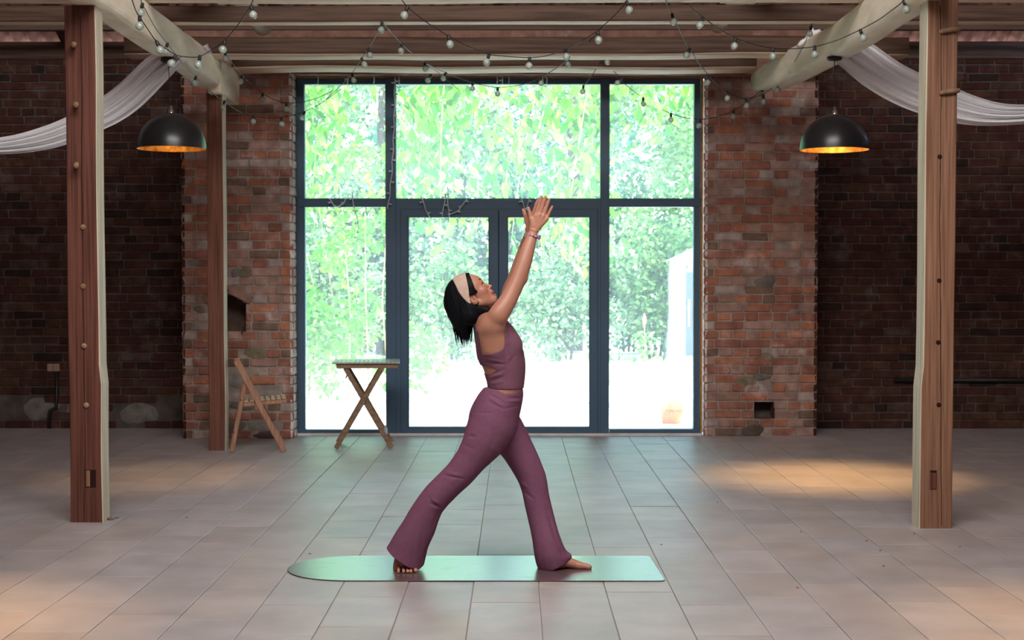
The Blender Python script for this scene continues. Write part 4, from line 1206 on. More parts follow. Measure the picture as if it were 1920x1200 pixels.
def surface(fn, lo, hi, h, nb=48):
    """naive surface nets over sparse blocks; fn(X, Y, Z, lo, hi) -> field. Returns verts, quads"""
    lo = np.array(lo, float); hi = np.array(hi, float); n = np.ceil((hi - lo) / h).astype(int) + 1
    NJ, NK = int(n[1] + 3), int(n[2] + 3); VK = []; VP = []; QF = []
    key = lambda i, j, k: (i.astype(np.int64) * NJ + j) * NK + k
    for bi in range(0, n[0], nb):
        for bj in range(0, n[1], nb):
            for bk in range(0, n[2], nb):
                I = np.arange(bi, bi + nb + 2); J = np.arange(bj, bj + nb + 2); K = np.arange(bk, bk + nb + 2)
                X = (lo[0] + I * h)[:, None, None]; Y = (lo[1] + J * h)[None, :, None]; Z = (lo[2] + K * h)[None, None, :]
                G_ = fn(X, Y, Z, np.array([X.min(), Y.min(), Z.min()]), np.array([X.max(), Y.max(), Z.max()]))
                if G_ is None or G_.min() > 0 or G_.max() < 0: continue
                ins = G_ < 0
                c8 = [G_[a:a + nb + 1, b:b + nb + 1, c:c + nb + 1] for a in (0, 1) for b in (0, 1) for c in (0, 1)]
                cnt = sum((q < 0).astype(np.int8) for q in c8)
                act = np.argwhere((cnt > 0) & (cnt < 8))
                if len(act) == 0: continue
                ai, aj, ak = act.T
                cv = np.stack([q[ai, aj, ak] for q in c8], 1)
                off8 = np.array([(a, b, c) for a in (0, 1) for b in (0, 1) for c in (0, 1)], float)
                acc = np.zeros((len(act), 3)); ne = np.zeros(len(act))
                for p in range(8):
                    for q in range(p + 1, 8):
                        if abs(off8[p] - off8[q]).sum() != 1: continue
                        m_ = (cv[:, p] < 0) != (cv[:, q] < 0); t = cv[:, p] / (cv[:, p] - cv[:, q] + 1e-20)
                        acc += np.where(m_[:, None], off8[p] + t[:, None] * (off8[q] - off8[p]), 0); ne += m_
                VP.append(lo + (act + [bi, bj, bk] + acc / ne[:, None]) * h); VK.append(key(ai + bi, aj + bj, ak + bk))
                for ax in range(3):
                    sl = [slice(1, nb + 1)] * 3; s2 = list(sl); s2[ax] = slice(2, nb + 2)
                    # edge from sample (i,j,k) to +1 along ax, owned by this block for indices 1..nb
                    a_ = ins[tuple(sl)]; b_ = ins[tuple(s2)]
                    for flip, mk_ in ((False, a_ & ~b_), (True, ~a_ & b_)):
                        e = np.argwhere(mk_)
                        if len(e) == 0: continue
                        e = e + 1 + [bi, bj, bk]; o1 = np.zeros(3, int); o2 = np.zeros(3, int); o1[(ax + 1) % 3] = 1; o2[(ax + 2) % 3] = 1
                        q = [key(*(e - d).T) for d in (o1 + o2, o2, o1 * 0, o1)]
                        q = np.stack(q, 1)
                        QF.append(q[:, ::-1] if flip else q)
    VK = np.concatenate(VK); VP = np.concatenate(VP); QF = np.concatenate(QF)
    uk, idx = np.unique(VK, return_index=True); VP = VP[idx]
    fi = np.searchsorted(uk, QF); fi = np.clip(fi, 0, len(uk) - 1); ok = (uk[fi] == QF).all(1)
    return VP, fi[ok]

def relax(V, Q_, it=2, lam=0.5):
    e = np.concatenate([Q_[:, [0, 1]], Q_[:, [1, 2]], Q_[:, [2, 3]], Q_[:, [3, 0]]]); n = len(V)
    deg = np.bincount(e[:, 0], minlength=n) + np.bincount(e[:, 1], minlength=n)
    for i in range(it):
        l_ = lam if i % 2 == 0 else -lam * 1.03
        a = np.stack([np.bincount(e[:, 0], V[e[:, 1], k], n) + np.bincount(e[:, 1], V[e[:, 0], k], n) for k in range(3)], 1) / np.maximum(deg, 1)[:, None]
        V = V + l_ * (a - V)
    return V

def mesh_obj(name, V, Q_, mat, parent, col=None):
    me = bpy.data.meshes.new(name); o0 = np.array(parent.location)
    me.vertices.add(len(V)); me.vertices.foreach_set('co', (V - o0).astype(np.float32).ravel())
    me.loops.add(4 * len(Q_)); me.loops.foreach_set('vertex_index', Q_.astype(np.int32).ravel())
    me.polygons.add(len(Q_)); me.polygons.foreach_set('loop_start', (np.arange(len(Q_)) * 4).astype(np.int32))
    me.polygons.foreach_set('use_smooth', np.ones(len(Q_), bool))
    me.materials.append(mat); me.update(calc_edges=True); me.validate()
    at = me.color_attributes.new('tint', 'FLOAT_COLOR', 'POINT')
    c = np.ones((len(V), 4), np.float32)
    if col is not None: c[:, :3] = col
    at.data.foreach_set('color', c.ravel())
    o = bpy.data.objects.new(name, me); C.objects.link(o); o.parent = parent
    return o

def poly_sd(U, V, poly):
    """signed distance in px to a polygon, negative inside"""
    d = np.full(U.shape, 1e9); ins = np.zeros(U.shape, bool); n = len(poly)
    for i in range(n):
        (x1, y1), (x2, y2) = poly[i], poly[(i + 1) % n]; ex, ey = x2 - x1, y2 - y1
        t = np.clip(((U - x1) * ex + (V - y1) * ey) / (ex * ex + ey * ey + 1e-9), 0, 1)
        d = np.minimum(d, (U - x1 - t * ex) ** 2 + (V - y1 - t * ey) ** 2)
        c = ((y1 > V) != (y2 > V)) & (U < ex * (V - y1) / (ey + (1e-12 if ey == 0 else 0)) + x1)
        ins ^= c
    d = np.sqrt(d); return np.where(ins, -d, d)

person = thing('person', 'person in mauve flared trousers and top, lunging with raised hands on the mat', 'person', G(925, 1068) * 1.0)
person.location.z = 0; person.location.y = YF
# -- head frame
PT = math.radians(40); fx, fz = math.cos(PT), math.sin(PT)
HO = np.array(P(885, 545.4, YF))
HR = [(fx, 0, fz), (-fz, 0, fx), (0, 1, 0)]       # forward, up, sideways
def Hd(f, u, w=0.0): return HO + PX * (f * np.array(HR[0]) + u * np.array(HR[1]) + w * np.array(HR[2]))

TORSO = [(915, 602, 0, 20, 1.9), (918, 612, 0, 27, 1.75), (927, 630, 0, 33.5, 1.5), (934, 645, 0, 38.5, 1.32), (937.5, 662, 0, 39.5, 1.22), (943, 675, 0, 37, 1.2), (946, 690, 0, 35.5, 1.2), (948, 705, 0, 32.8, 1.24), (948.5, 718, 0, 30.3, 1.3), (948, 728, 0, 30, 1.36)]
HIPS = [(948, 728, 0, 30, 1.38), (945, 741, 0, 33, 1.38), (934.5, 760, 0, 40, 1.36), (926, 782, 0, 43.5, 1.38), (923, 798, 0, 43, 1.35)]
NLEG = [(923, 800, -.06, 43, 1.0), (907, 828, -.075, 36.5, 1.0), (882, 863, -.08, 27.5, 1.05), (862, 888, -.08, 25.5, 1.05), (838, 911, -.08, 24.5, 1.0), (819, 930, -.075, 24.5, 1.0), (805, 948, -.07, 24, 1.0), (794, 969, -.065, 26.5, .95), (784, 992, -.06, 29, .9), (771, 1016, -.055, 31.5, .85), (760, 1042, -.05, 34.5, .8), (750, 1066, -.05, 39, .75)]
FLEG = [(936, 792, .06, 38, 1.0), (955, 818, .07, 33, 1.0), (972.5, 846, .07, 28.5, 1.05), (985, 869, .065, 26.5, 1.05), (997, 894, .06, 24.5, 1.0), (1002, 912, .055, 22.8, 1.0), (1006.5, 937, .05, 22.3, 1.0), (1011.5, 958, .045, 22.3, 1.0), (1017, 981, .035, 22.8, 1.05), (1025, 1014, .012, 24.5, 1.15), (1031, 1038, .0, 27, 1.05), (1038, 1056, .004, 30, .95)]

body = Field()
body.chain([(u, v, d, r - 1.3, e) for (u, v, d, r, e) in TORSO], .02)
body.chain([(u, v, d, r - 5, e) for (u, v, d, r, e) in HIPS], .02)
body.chain([(u, v, d, min(r, 26) - 7 - max(0, (v - 900) / 25), e) for (u, v, d, r, e) in NLEG], .02)
body.chain([(u, v, d, min(r, 26) - 7 - max(0, (v - 900) / 25), e) for (u, v, d, r, e) in FLEG], .02)
# neck, shoulders, shoulder blades
body.cone(P(909, 614, YF), Hd(-8, -16), 19 * PX, 17.5 * PX, 1.0, .02)
body.cone(P(909, 604, YF), P(921, 606, YF - .125), 17 * PX, 16 * PX, 1, .03)
body.cone(P(909, 604, YF), P(919, 606, YF + .125), 17 * PX, 16 * PX, 1, .03)
for s_ in (-1, 1):
    body.cone(P(908, 620, YF + s_ * .105), P(914, 655, YF + s_ * .092), 14 * PX, 9 * PX, 1.2, .03)       # shoulder blade
    body.cone(P(930, 612, YF + s_ * .13), P(927, 655, YF + s_ * .115), 15 * PX, 13 * PX, .8, .03)          # side below the armpit
    body.ell(P(955, 648, YF + s_ * .055), (22.5 * PX, .05, 24 * PX), k=.025)                                    # chest
ARM = [(921, 606, -.150, 17.5), (934, 592, -.150, 17.3), (944, 577, -.140, 15.8), (953.5, 562, -.128, 14.6), (962, 544, -.113, 13.8), (970, 527, -.100, 13.6), (976.5, 509, -.088, 13.2), (983, 490, -.075, 13.0), (989, 469, -.060, 11.6), (994.5, 452, -.045, 9.6), (999.5, 436, -.032, 7.9)]
body.cone(P(921, 608, YF - .126), P(934, 592, YF - .148), 15.5 * PX, 15.8 * PX, 1, .04); body.chain([(u, v, d, r, 1.0) for (u, v, d, r) in ARM[1:3]], .014); body.chain([(u, v, d, r, 1.0) for (u, v, d, r) in ARM[2:]], .012)
body.cone(P(925, 613, YF - .132), P(920, 650, YF - .10), 13 * PX, 9 * PX, 1, .03)
body.ell(P(982, 523, YF - .10), (7 * PX, 6 * PX, 8 * PX), k=.014)
FARM = [(u - (0 if v > 560 else 5.5), v, -d, r * .97) for (u, v, d, r) in ARM]
body.cone(P(921, 608, YF + .126), P(934, 592, YF + .148), 15.5 * PX, 15.8 * PX, 1, .04); body.chain([(u, v, d, r, 1.0) for (u, v, d, r) in FARM[1:3]], .014); body.chain([(u, v, d, r, 1.0) for (u, v, d, r) in FARM[2:]], .012)
# hands: metacarpals, four fingers with two bends, thumb
def hand(side, du, fingers, thumb, wrist):
    yo = side * .020
    for (mc, pip, dip, tip, r0) in fingers:
        w0 = (wrist[0] + (mc[0] - 1014) * .45, wrist[1])
        q = [P(x + du, y, YF + yo + dd) for (x, y), dd in ((w0, side * .008), (mc, side * .004), (pip, side * .001), (dip, 0), (tip, 0))]
        body.cone(q[0], q[1], 5.6 * PX, (r0 + 1.2) * PX, .95, .007)
        body.cone(q[1], q[2], (r0 + .5) * PX, r0 * PX, 1, .004)
        body.cone(q[2], q[3], r0 * PX, (r0 - .25) * PX, 1, .002)
        body.cone(q[3], q[4], (r0 - .25) * PX, (r0 - .7) * PX, 1, .002)
    t = [P(x + du, y, YF + yo + dd) for (x, y), dd in zip(thumb, (side * .004, side * .002, 0, 0))]
    body.cone(t[0], t[1], 6.5 * PX, 5.0 * PX, 1, .008); body.cone(t[1], t[2], 4.6 * PX, 3.9 * PX, 1, .004); body.cone(t[2], t[3], 3.9 * PX, 3.1 * PX, 1, .002)
hand(-1, 0, [((1004.5, 405), (1009, 390), (1012.5, 378), (1015.5, 369), 3.5), ((1012, 403), (1016.5, 388), (1020, 377), (1023, 369.5), 3.6), ((1019, 405.5), (1023.5, 391), (1027, 381), (1029.8, 374), 3.4), ((1024.5, 411), (1029, 400), (1032.5, 393), (1035.5, 387.5), 2.9)],
     [(1000, 424), (996, 411), (993.5, 400), (990.5, 390.5)], (1001.5, 430))
hand(1, -6, [((1004.5, 406), (1009, 392), (1012, 382), (1014.5, 375.5), 3.5), ((1012, 404), (1017, 390), (1020, 380), (1022.5, 372.5), 3.6), ((1019, 406.5), (1024, 393), (1027, 384), (1029, 377), 3.4), ((1024.5, 411), (1028, 401), (1030, 395), (1032, 390), 2.9)],
     [(999.5, 426), (994, 413), (990.5, 403), (987.2, 394)], (1000, 430))
# face
E_ = lambda c, r, k=.008, op='u': body.ell(Hd(*c), np.array(r) * PX, HR, k, op)
E_((-2, 4, 0), (30, 29, 26), .01)
E_((7.5, -18, 0), (18.5, 27, 21), .02)
body.cone(Hd(19, -37.5, -2), Hd(19, -37.5, 2), 8.6 * PX, 8.6 * PX, 1, .012)
for s_ in (-1, 1):
    body.cone(Hd(-4, -26, s_ * 16), Hd(16, -38, s_ * 5), 7.5 * PX, 7.5 * PX, 1, .014)
    E_((15, -13, s_ * 13), (8, 8, 8), .014)
    body.cone(Hd(23.2, 4.5, s_ * 4), Hd(19.5, 5.5, s_ * 13), 3.4 * PX, 3.2 * PX, 1, .008)
E_((25.0, -3.6, -10), (4.2, 2.6, 4.6), .005, 's'); E_((25.0, -3.6, 10), (4.2, 2.6, 4.6), .005, 's')
body.cone(Hd(24.5, -3.5), Hd(31.0, -14.8), 2.4 * PX, 3.0 * PX, 1, .005)
E_((31.6, -15.6, 0), (3.6, 3.2, 3.4), .003)
for s_ in (-1, 1):
    E_((27.6, -17.0, s_ * 3.9), (3.4, 2.4, 2.3), .003)
    E_((28.6, -19.2, s_ * 2.4), (1.4, 1.2, 1.3), .002, 's')
    body.cone(Hd(21.0, -1.7, s_ * 6.5), Hd(19.6, -2.0, s_ * 13.2), 1.5 * PX, 1.3 * PX, 1, .002)          # upper lid
    body.cone(Hd(21.2, -6.6, s_ * 6.8), Hd(19.6, -5.9, s_ * 13.0), 1.2 * PX, 1.1 * PX, 1, .003)          # lower lid
E_((25, -24, 0), (5.4, 6, 8), .008)
body.cone(Hd(28.6, -26.4, 0), Hd(24.0, -28.6, -7), 2.5 * PX, 1.2 * PX, 1, .002); body.cone(Hd(28.6, -26.4, 0), Hd(24.0, -28.6, 7), 2.5 * PX, 1.2 * PX, 1, .002)
body.cone(Hd(27.3, -33.2, 0), Hd(23.6, -30.6, -6.4), 2.9 * PX, 1.2 * PX, 1, .002); body.cone(Hd(27.3, -33.2, 0), Hd(23.6, -30.6, 6.4), 2.9 * PX, 1.2 * PX, 1, .002)
E_((27.5, -29.8, 0), (3.2, .9, 4), .001, 's')
E_((25, -37.5, 0), (4, 2.2, 7), .004)
for s_ in (-1, 1):                                # ears with a rim and a hollow
    E_((-8.5, -13.5, s_ * 25.5), (7.2, 12.0, 2.8), .006)
    E_((-4.5, -20.5, s_ * 24.5), (3.6, 4.5, 2.4), .004)
    E_((-6.6, -13.0, s_ * 28.6), (3.6, 6.8, 2.2), .003, 's')
    body.cone(Hd(-3.2, -9, s_ * 27.2), Hd(-6.5, -15, s_ * 27.4), 1.1 * PX, 1.1 * PX, 1, .003)
# feet
mz = MATZ
def Gz(u, v, z): return np.array(G(u, v, z))
ank = P(757, 1038, YF - .03)
hl = np.array((Gz(751, 1064, mz + .02)[0], 7.235, mz + .028)); bl_ = [np.array((G(u, v, mz).x, G(u, v, mz).y + .025, mz + .016)) for u, v in ((748.5, 1070), (755, 1071), (762, 1071), (768, 1070), (774, 1068))]
body.cone(P(786, 1000, YF - .06), ank, 17 * PX, 13 * PX, 1, .02)
body.cone(ank, hl, 12.5 * PX, 10.5 * PX, 1, .02)
for i, b in enumerate(bl_):
    body.cone(np.array(ank) + [0.002 * i, -.01, -.03], b, 9 * PX, (4.0 if i < 4 else 5.2) * PX, 1, .014)
    body.cone(hl, b, 9 * PX, 4.2 * PX, 1, .014)
for (b, u, v, r) in zip(bl_, (746.5, 755.5, 763, 770, 779.5), (1073.5, 1075.5, 1075.5, 1074, 1070), (3.0, 3.0, 3.1, 3.2, 4.3)):
    g = Gz(u, v, mz + r * PX * .9); g[1] = max(g[1], 7.08)
    mid = (b + g) / 2 + [0, 0, .006]
    body.cone(b, mid, (r + .6) * PX, r * PX, 1, .005); body.cone(mid, g, r * PX, r * PX * .92, 1, .003)
body.cone(P(750, 1046, 7.185), P(748.5, 1066, 7.165), 7.5 * PX, 6.0 * PX, 1, .012)
YB = G(1095, 1067, mz).y
def Fp(u, v, dy): return np.array(P(u, v, YB + dy))
body.cone(P(1033, 1030, YF), Fp(1036, 1050, 0.02), 15 * PX, 13.5 * PX, 1, .02)
body.cone(Fp(1027, 1053, .015), Fp(1050, 1056, .02), 12.5 * PX, 10 * PX, 1, .02)
body.cone(Fp(1043, 1047, .02), Fp(1087, 1060.5, .015), 13 * PX, 7.4 * PX, 1.1, .02)
body.cone(Fp(1050, 1056, .05), Fp(1086, 1061, .055), 8 * PX, 6.0 * PX, 1, .02)
body.cone(Fp(1086, 1060.4, .008), Fp(1097, 1061.6, .006), 6.9 * PX, 6.0 * PX, 1, .008); body.cone(Fp(1098, 1062.0, .004), Fp(1104.8, 1063.2, .002), 5.4 * PX, 5.2 * PX, 1, .003)
for i, (u, v) in enumerate(((1105, 1060), (1101.5, 1058.5), (1097, 1057.2), (1092, 1056.2))):
    y_ = .030 + .017 * i; g = np.array((P(u, v, YB + y_).x, YB + y_, mz + .009)); b = np.array((P(1085 - 2 * i, 1060, YB + y_).x, YB + y_, mz + .018))
    body.cone(b, (b + g) / 2 + [0, 0, .003], 4.0 * PX, 3.3 * PX, 1, .006); body.cone((b + g) / 2 + [0, 0, .003], g, 3.3 * PX, 2.8 * PX, 1, .002)

def body_fn(X, Y, Z, lo, hi):
    G_ = body.eval(X, Y, Z, lo, hi)
    return np.maximum(G_, (mz + .0004 - Z).astype(np.float32))     # soles flattened on the mat
BL, BH = (P(725, 600, YF).x, YF - .26, 0.0), (P(1120, 600, YF).x, YF + .28, P(960, 355, YF).z)
V, Q_ = surface(body_fn, BL, BH, .0026)
V = relax(V, Q_, 4)
U_, W_2 = uv_of(V[:, 0], V[:, 1], V[:, 2])
# skin colour with darker lips, knuckles and warm elbow
SK = np.array((0.44, 0.205, 0.135)); col = np.tile(SK, (len(V), 1))
hf = (V - HO) @ np.array(HR).T / PX
lip = np.exp(-(((hf[:, 1] + 29.8) / 5.2) ** 4)) * np.exp(-((hf[:, 2] / 7.5) ** 4)) * (hf[:, 0] > 24.2) * (hf[:, 0] < 34)
col = col * (1 - lip[:, None]) + np.array((0.34, 0.085, 0.075)) * lip[:, None]
chk = .35 * np.exp(-(((hf[:, 1] + 14) / 9) ** 2 + ((hf[:, 0] - 17) / 9) ** 2)) * (np.abs(hf[:, 2]) < 26)
col = col * (1 - chk[:, None]) + np.array((0.47, 0.17, 0.12)) * chk[:, None]
elb = .4 * np.exp(-(((U_ - 985) / 7) ** 2 + ((W_2 - 522) / 9) ** 2)); col = col * (1 - elb[:, None]) + np.array((0.32, 0.12, 0.085)) * elb[:, None]
foot = .5 * (V[:, 2] < .12); col = col * (1 - foot[:, None]) + np.array((0.54, 0.25, 0.20)) * foot[:, None]
far_tat = (V[:, 1] > YF + .01) & (((U_ - 981) / 9) ** 2 + ((W_2 - 456) / 12) ** 2 < 1)
col[far_tat] *= .55
m_, nt, b_ = new_mat('skin'); N, L = nt.nodes, nt.links
at = N.new('ShaderNodeAttribute'); at.attribute_name = 'tint'; L.new(at.outputs['Color'], b_.inputs['Base Color'])
b_.inputs['Roughness'].default_value = .42; b_.inputs['Specular IOR Level'].default_value = .4
b_.inputs['Subsurface Weight'].default_value = .12; b_.inputs['Subsurface Radius'].default_value = (.02, .008, .004); b_.inputs['Subsurface Scale'].default_value = .5
M['skin'] = m_
mesh_obj('body', V, Q_, M['skin'], person, col)

# -- trousers
M['mauve'] = noisy('mauve_jersey', (0.172, 0.066, 0.114), (0.192, 0.075, 0.127), scale=60, rough=.75, bump=.25, bdist=.001, spec=.25)
M['mauve_light'] = noisy('mauve_jersey_top', (0.182, 0.076, 0.115), (0.202, 0.086, 0.128), scale=60, rough=.75, bump=.25, bdist=.001, spec=.25)
def folds(X, Y, Z, A):
    return A
tl, tf = Field(), Field()
tl.chain(HIPS, .02); tl.chain(NLEG, .016)
tl.cone(P(907, 806, YF - .06), P(900, 812, YF + .06), 30 * PX, 30 * PX, 1, .02)
tf.chain(FLEG, .016)
tf.cone(P(1036, 1042, YF), P(1064, 1043.5, YF), 13 * PX, 8 * PX, 1.9, .015)
tf.cone(P(1030, 1042, YF), P(1020, 1060, YF), 14 * PX, 9 * PX, 1.8, .015)
def creases(list_, U, Vv, amp):
    g = np.zeros(np.broadcast(U, Vv).shape)
    for (x1, y1, x2, y2, w, a) in list_:
        ex, ey = x2 - x1, y2 - y1; t = np.clip(((U - x1) * ex + (Vv - y1) * ey) / (ex * ex + ey * ey), 0, 1)
        d2 = (U - x1 - t * ex) ** 2 + (Vv - y1 - t * ey) ** 2
        g += a * np.exp(-d2 / (w * w)) * (np.sin(np.clip(t, 0, 1) * PI) * .7 + .3)
    return g * amp
NCR = [(833, 884, 872, 890, 2.2, -1), (838, 879, 868, 884, 3, .8), (880, 812, 895, 812, 3.0, -1.2), (866, 827, 890, 835, 3, -.5), (808, 935, 828, 944, 2.6, -1.3), (812, 928, 826, 936, 3, 1), (822, 942, 806, 925, 2.5, -.8), (798, 960, 792, 1030, 4, -1.2), (806, 968, 802, 1010, 4, -.9), (776, 965, 758, 1035, 7, .8), (785, 950, 778, 1045, 4, -.6), (826, 945, 812, 985, 3, -1), (935, 800, 908, 860, 4, -.5), (815, 1000, 790, 1050, 3, -.8), (850, 905, 868, 890, 3, -.5)]
FCR = [(983, 922, 1000, 935, 3, -1), (976, 905, 990, 915, 3, .8), (1024, 950, 1044, 1018, 3.2, -1.5), (1029, 990, 1052, 1034, 3.5, 1.2), (1010, 950, 1016, 1050, 5, -.5), (1044, 1020, 1056, 1042, 2.5, -1.2), (1034, 1010, 1040, 1055, 3, -.6), (1020, 1030, 1024, 1062, 3, .5)]
HCR = [(918, 735, 945, 750, 2.4, -.8), (920, 742, 943, 757, 2.4, .8), (915, 748, 945, 762, 2.4, -.7), (952, 742, 978, 744, 2, -.8), (950, 748, 976, 750, 2, .7), (945, 762, 974, 757, 2.2, -.6), (893, 770, 930, 768, 2, -.6)]
def cloth_fn(field, cut, cr, amp=.0035):
    def fn(X, Y, Z, lo, hi):
        G_ = field.eval(X, Y, Z, lo, hi)
        if G_.min() > .02: return None
        U, Vv = uv_of(*np.broadcast_arrays(X[:, 0, :], np.full((X.shape[0], Z.shape[2]), YF), Z[:, 0, :]))
        G_ = G_ - creases(cr, U, Vv, amp)[:, None, :].astype(np.float32)
        for poly in cut:                             # keep what is inside
            G_ = np.maximum(G_, (poly_sd(U, Vv, poly) * PX)[:, None, :].astype(np.float32))
        return G_
    return fn
NCUT = [[(905, 727), (932, 727.5), (941, 732), (948, 735), (962, 734), (974, 729), (990, 728), (1000, 800), (950, 870), (860, 960), (830, 1030), (787.5, 1061.5), (768, 1054.5), (743, 1038), (728, 1025), (700, 990), (830, 800)]]
FCUT = [[(880, 770), (985, 770), (1040, 860), (1060, 960), (1060, 1020), (1073, 1044.5), (1058, 1054), (1037, 1064.5), (1012, 1066.5), (1002, 1060), (980, 1000), (900, 860)]]
fn1, fn2 = cloth_fn(tl, NCUT, NCR + HCR), cloth_fn(tf, FCUT, FCR)
def legs_fn(X, Y, Z, lo, hi):
    a, b = fn1(X, Y, Z, lo, hi), fn2(X, Y, Z, lo, hi)
    if a is None or b is None: return b if a is None else a
    return np.minimum(a, b)
def main_piece(V, Q_):
    """drop stray crumbs: keep the largest connected piece"""
    lab = np.arange(len(V))
    while True:
        m_ = lab[Q_].min(1); new = lab.copy()
        for k in range(4): np.minimum.at(new, Q_[:, k], m_)
        new = new[new]
        if (new == lab).all(): break
        lab = new
    big = np.bincount(lab).argmax(); keep = lab == big; idx = np.cumsum(keep) - 1
    return V[keep], idx[Q_[keep[Q_].all(1)]]
V, Q_ = surface(legs_fn, (P(720, 0, YF).x, YF - .3, .004), (P(1085, 0, YF).x, YF + .3, P(0, 718, YF).z), .0032)
V, Q_ = main_piece(V, Q_)
mesh_obj('trousers', relax(V, Q_, 2), Q_, M['mauve'], person)
# -- top
tt_ = Field(); tt_.chain([(u, v, d, r + (.4 if v < 700 else 0), e) for (u, v, d, r, e) in TORSO], .02)
for s_ in (-1, 1):
    tt_.cone(P(908, 620, YF + s_ * .105), P(914, 655, YF + s_ * .092), 15 * PX, 10 * PX, 1.2, .03)
    tt_.cone(P(930, 612, YF + s_ * .13), P(927, 655, YF + s_ * .115), 16 * PX, 14.2 * PX, .8, .03)
    tt_.ell(P(955, 648, YF + s_ * .055), (23.7 * PX, .054, 25 * PX), k=.025)
tt_.cone(P(909, 606, YF), P(915, 606, YF), 19 * PX, 19 * PX, 1.2, .02)
TCR = [(905, 670, 945, 676, 2.2, .7), (910, 677, 948, 681, 2.2, -1), (915, 702, 945, 690, 2.2, -.9), (918, 706, 946, 697, 2.2, .8), (919, 713, 946, 703, 2.2, -.8), (920, 718, 946, 712, 2.2, .7), (947, 650, 948, 726, 1.6, -.9), (952, 682, 970, 660, 2.5, -.5), (950, 676, 958, 664, 2, .5)]
ARMHOLE = [(870, 600), (890, 600), (896.5, 614), (898, 628), (901, 644), (905, 662), (922, 661), (936, 656.5), (944, 651), (947, 642), (946.5, 625), (946, 612), (948, 590), (940, 575), (870, 575)]
CUTOUT = [(900, 684.5), (916, 685.5), (933, 689.5), (928, 694), (919, 699.5), (905, 700)]
def top_fn(X, Y, Z, lo, hi):
    G_ = tt_.eval(X, Y, Z, lo, hi)
    if G_.min() > .02: return None
    U, Vv = uv_of(*np.broadcast_arrays(X[:, 0, :], np.full((X.shape[0], Z.shape[2]), YF), Z[:, 0, :]))
    G_ = G_ - creases(TCR, U, Vv, .0028)[:, None, :].astype(np.float32)
    bot = Vv - 727.3; neck = 598 - Vv + np.clip((U - 946), 0, 50) * .6 * 0
    keep = np.maximum(np.maximum(bot, neck), -poly_sd(U, Vv, CUTOUT)) * PX
    front = ((598 + np.clip(U - 950, 0, 99) * .25) - Vv) * PX                       # neckline sloping down the chest
    arm = (-poly_sd(U, Vv, ARMHOLE) * PX)[:, None, :]
    side = (.042 - np.abs(Y - YF))
    hole = np.minimum(arm, -side)                                      # >0 where cloth must go
    hole = np.minimum((-poly_sd(U, Vv, ARMHOLE) * PX)[:, None, :], (np.abs(Y - YF) - .034))
    G_ = np.maximum(G_, keep[:, None, :].astype(np.float32))
    G_ = np.maximum(G_, hole.astype(np.float32))
    return np.maximum(G_, front[:, None, :].astype(np.float32) * .9)
V, Q_ = surface(top_fn, (P(878, 0, YF).x, YF - .22, P(0, 735, YF).z), (P(992, 0, YF).x, YF + .22, P(0, 588, YF).z), .0026)
mesh_obj('tank_top', relax(V, Q_, 2), Q_, M['mauve_light'], person)
# -- hair
hair = Field()
hair.ell(Hd(-4, 6, 0), np.array((34, 31, 30.5)) * PX, HR, .01)
hair.chain([(866, 548, 0, 30, 1.0), (862, 568, 0, 27.5, 1.05), (866, 590, 0, 24, 1.1), (869, 608, 0, 15, 1.2), (871, 620, 0, 9, 1.2), (872, 632, 0, 3.5, 1.2)], .02)
for s_ in (-1, 1):
    hair.cone(P(878, 560, YF + s_ * .045), P(880, 590, YF + s_ * .055), 17 * PX, 19 * PX, 1, .02)
    hair.cone(P(884, 576, YF + s_ * .05), P(912, 583, YF + s_ * .055), 15 * PX, 11 * PX, 1, .02)
hair.cone(P(880, 575, YF), P(900, 588, YF), 20 * PX, 14 * PX, 1.3, .02)
HPOLY = [(873, 508), (852, 512), (838, 528), (830, 548), (830, 568), (838, 590), (846, 605), (852, 618), (854, 636), (864, 652), (876, 652), (884, 640), (886, 622), (889, 607), (900, 601.5), (912, 593), (921, 583), (925, 576.5), (905, 575.2), (893, 573), (884, 569), (880, 561), (878, 552), (886, 552), (894, 550.5), (896.3, 546), (891, 541), (888.5, 533), (885, 524), (880.5, 515), (879, 508)]
r_h = np.random.default_rng(3)
def hair_fn(X, Y, Z, lo, hi):
    G_ = hair.eval(X, Y, Z, lo, hi)
    if G_.min() > .02: return None
    U, Vv = uv_of(*np.broadcast_arrays(X[:, 0, :], np.full((X.shape[0], Z.shape[2]), YF), Z[:, 0, :]))
    # locks: fine ripples that follow the fall of the hair
    ang = (U - 900 + (Vv - 560) * -.25) * .55
    rip = .0005 * np.sin(ang)[:, None, :] + .0004 * np.sin(ang[:, None, :] * 2.3 + Y * 160)
    G_ = G_ + rip.astype(np.float32)
    return np.maximum(G_, (poly_sd(U, Vv, HPOLY) * PX)[:, None, :].astype(np.float32))
V, Q_ = surface(hair_fn, (P(822, 0, YF).x, YF - .13, P(0, 662, YF).z), (P(935, 0, YF).x, YF + .13, P(0, 503, YF).z), .0026)
M['hair'] = noisy('black_hair', (0.002, 0.0025, 0.004), (0.005, 0.006, 0.009), scale=20, stretch=(9, 9, .7), rough=.55, bump=.3, bdist=.001, spec=.12)
ho = mesh_obj('hair', relax(V, Q_, 2), Q_, M['hair'], person)
m = MB(); rr = random.Random(5); o0 = np.array(person.location)
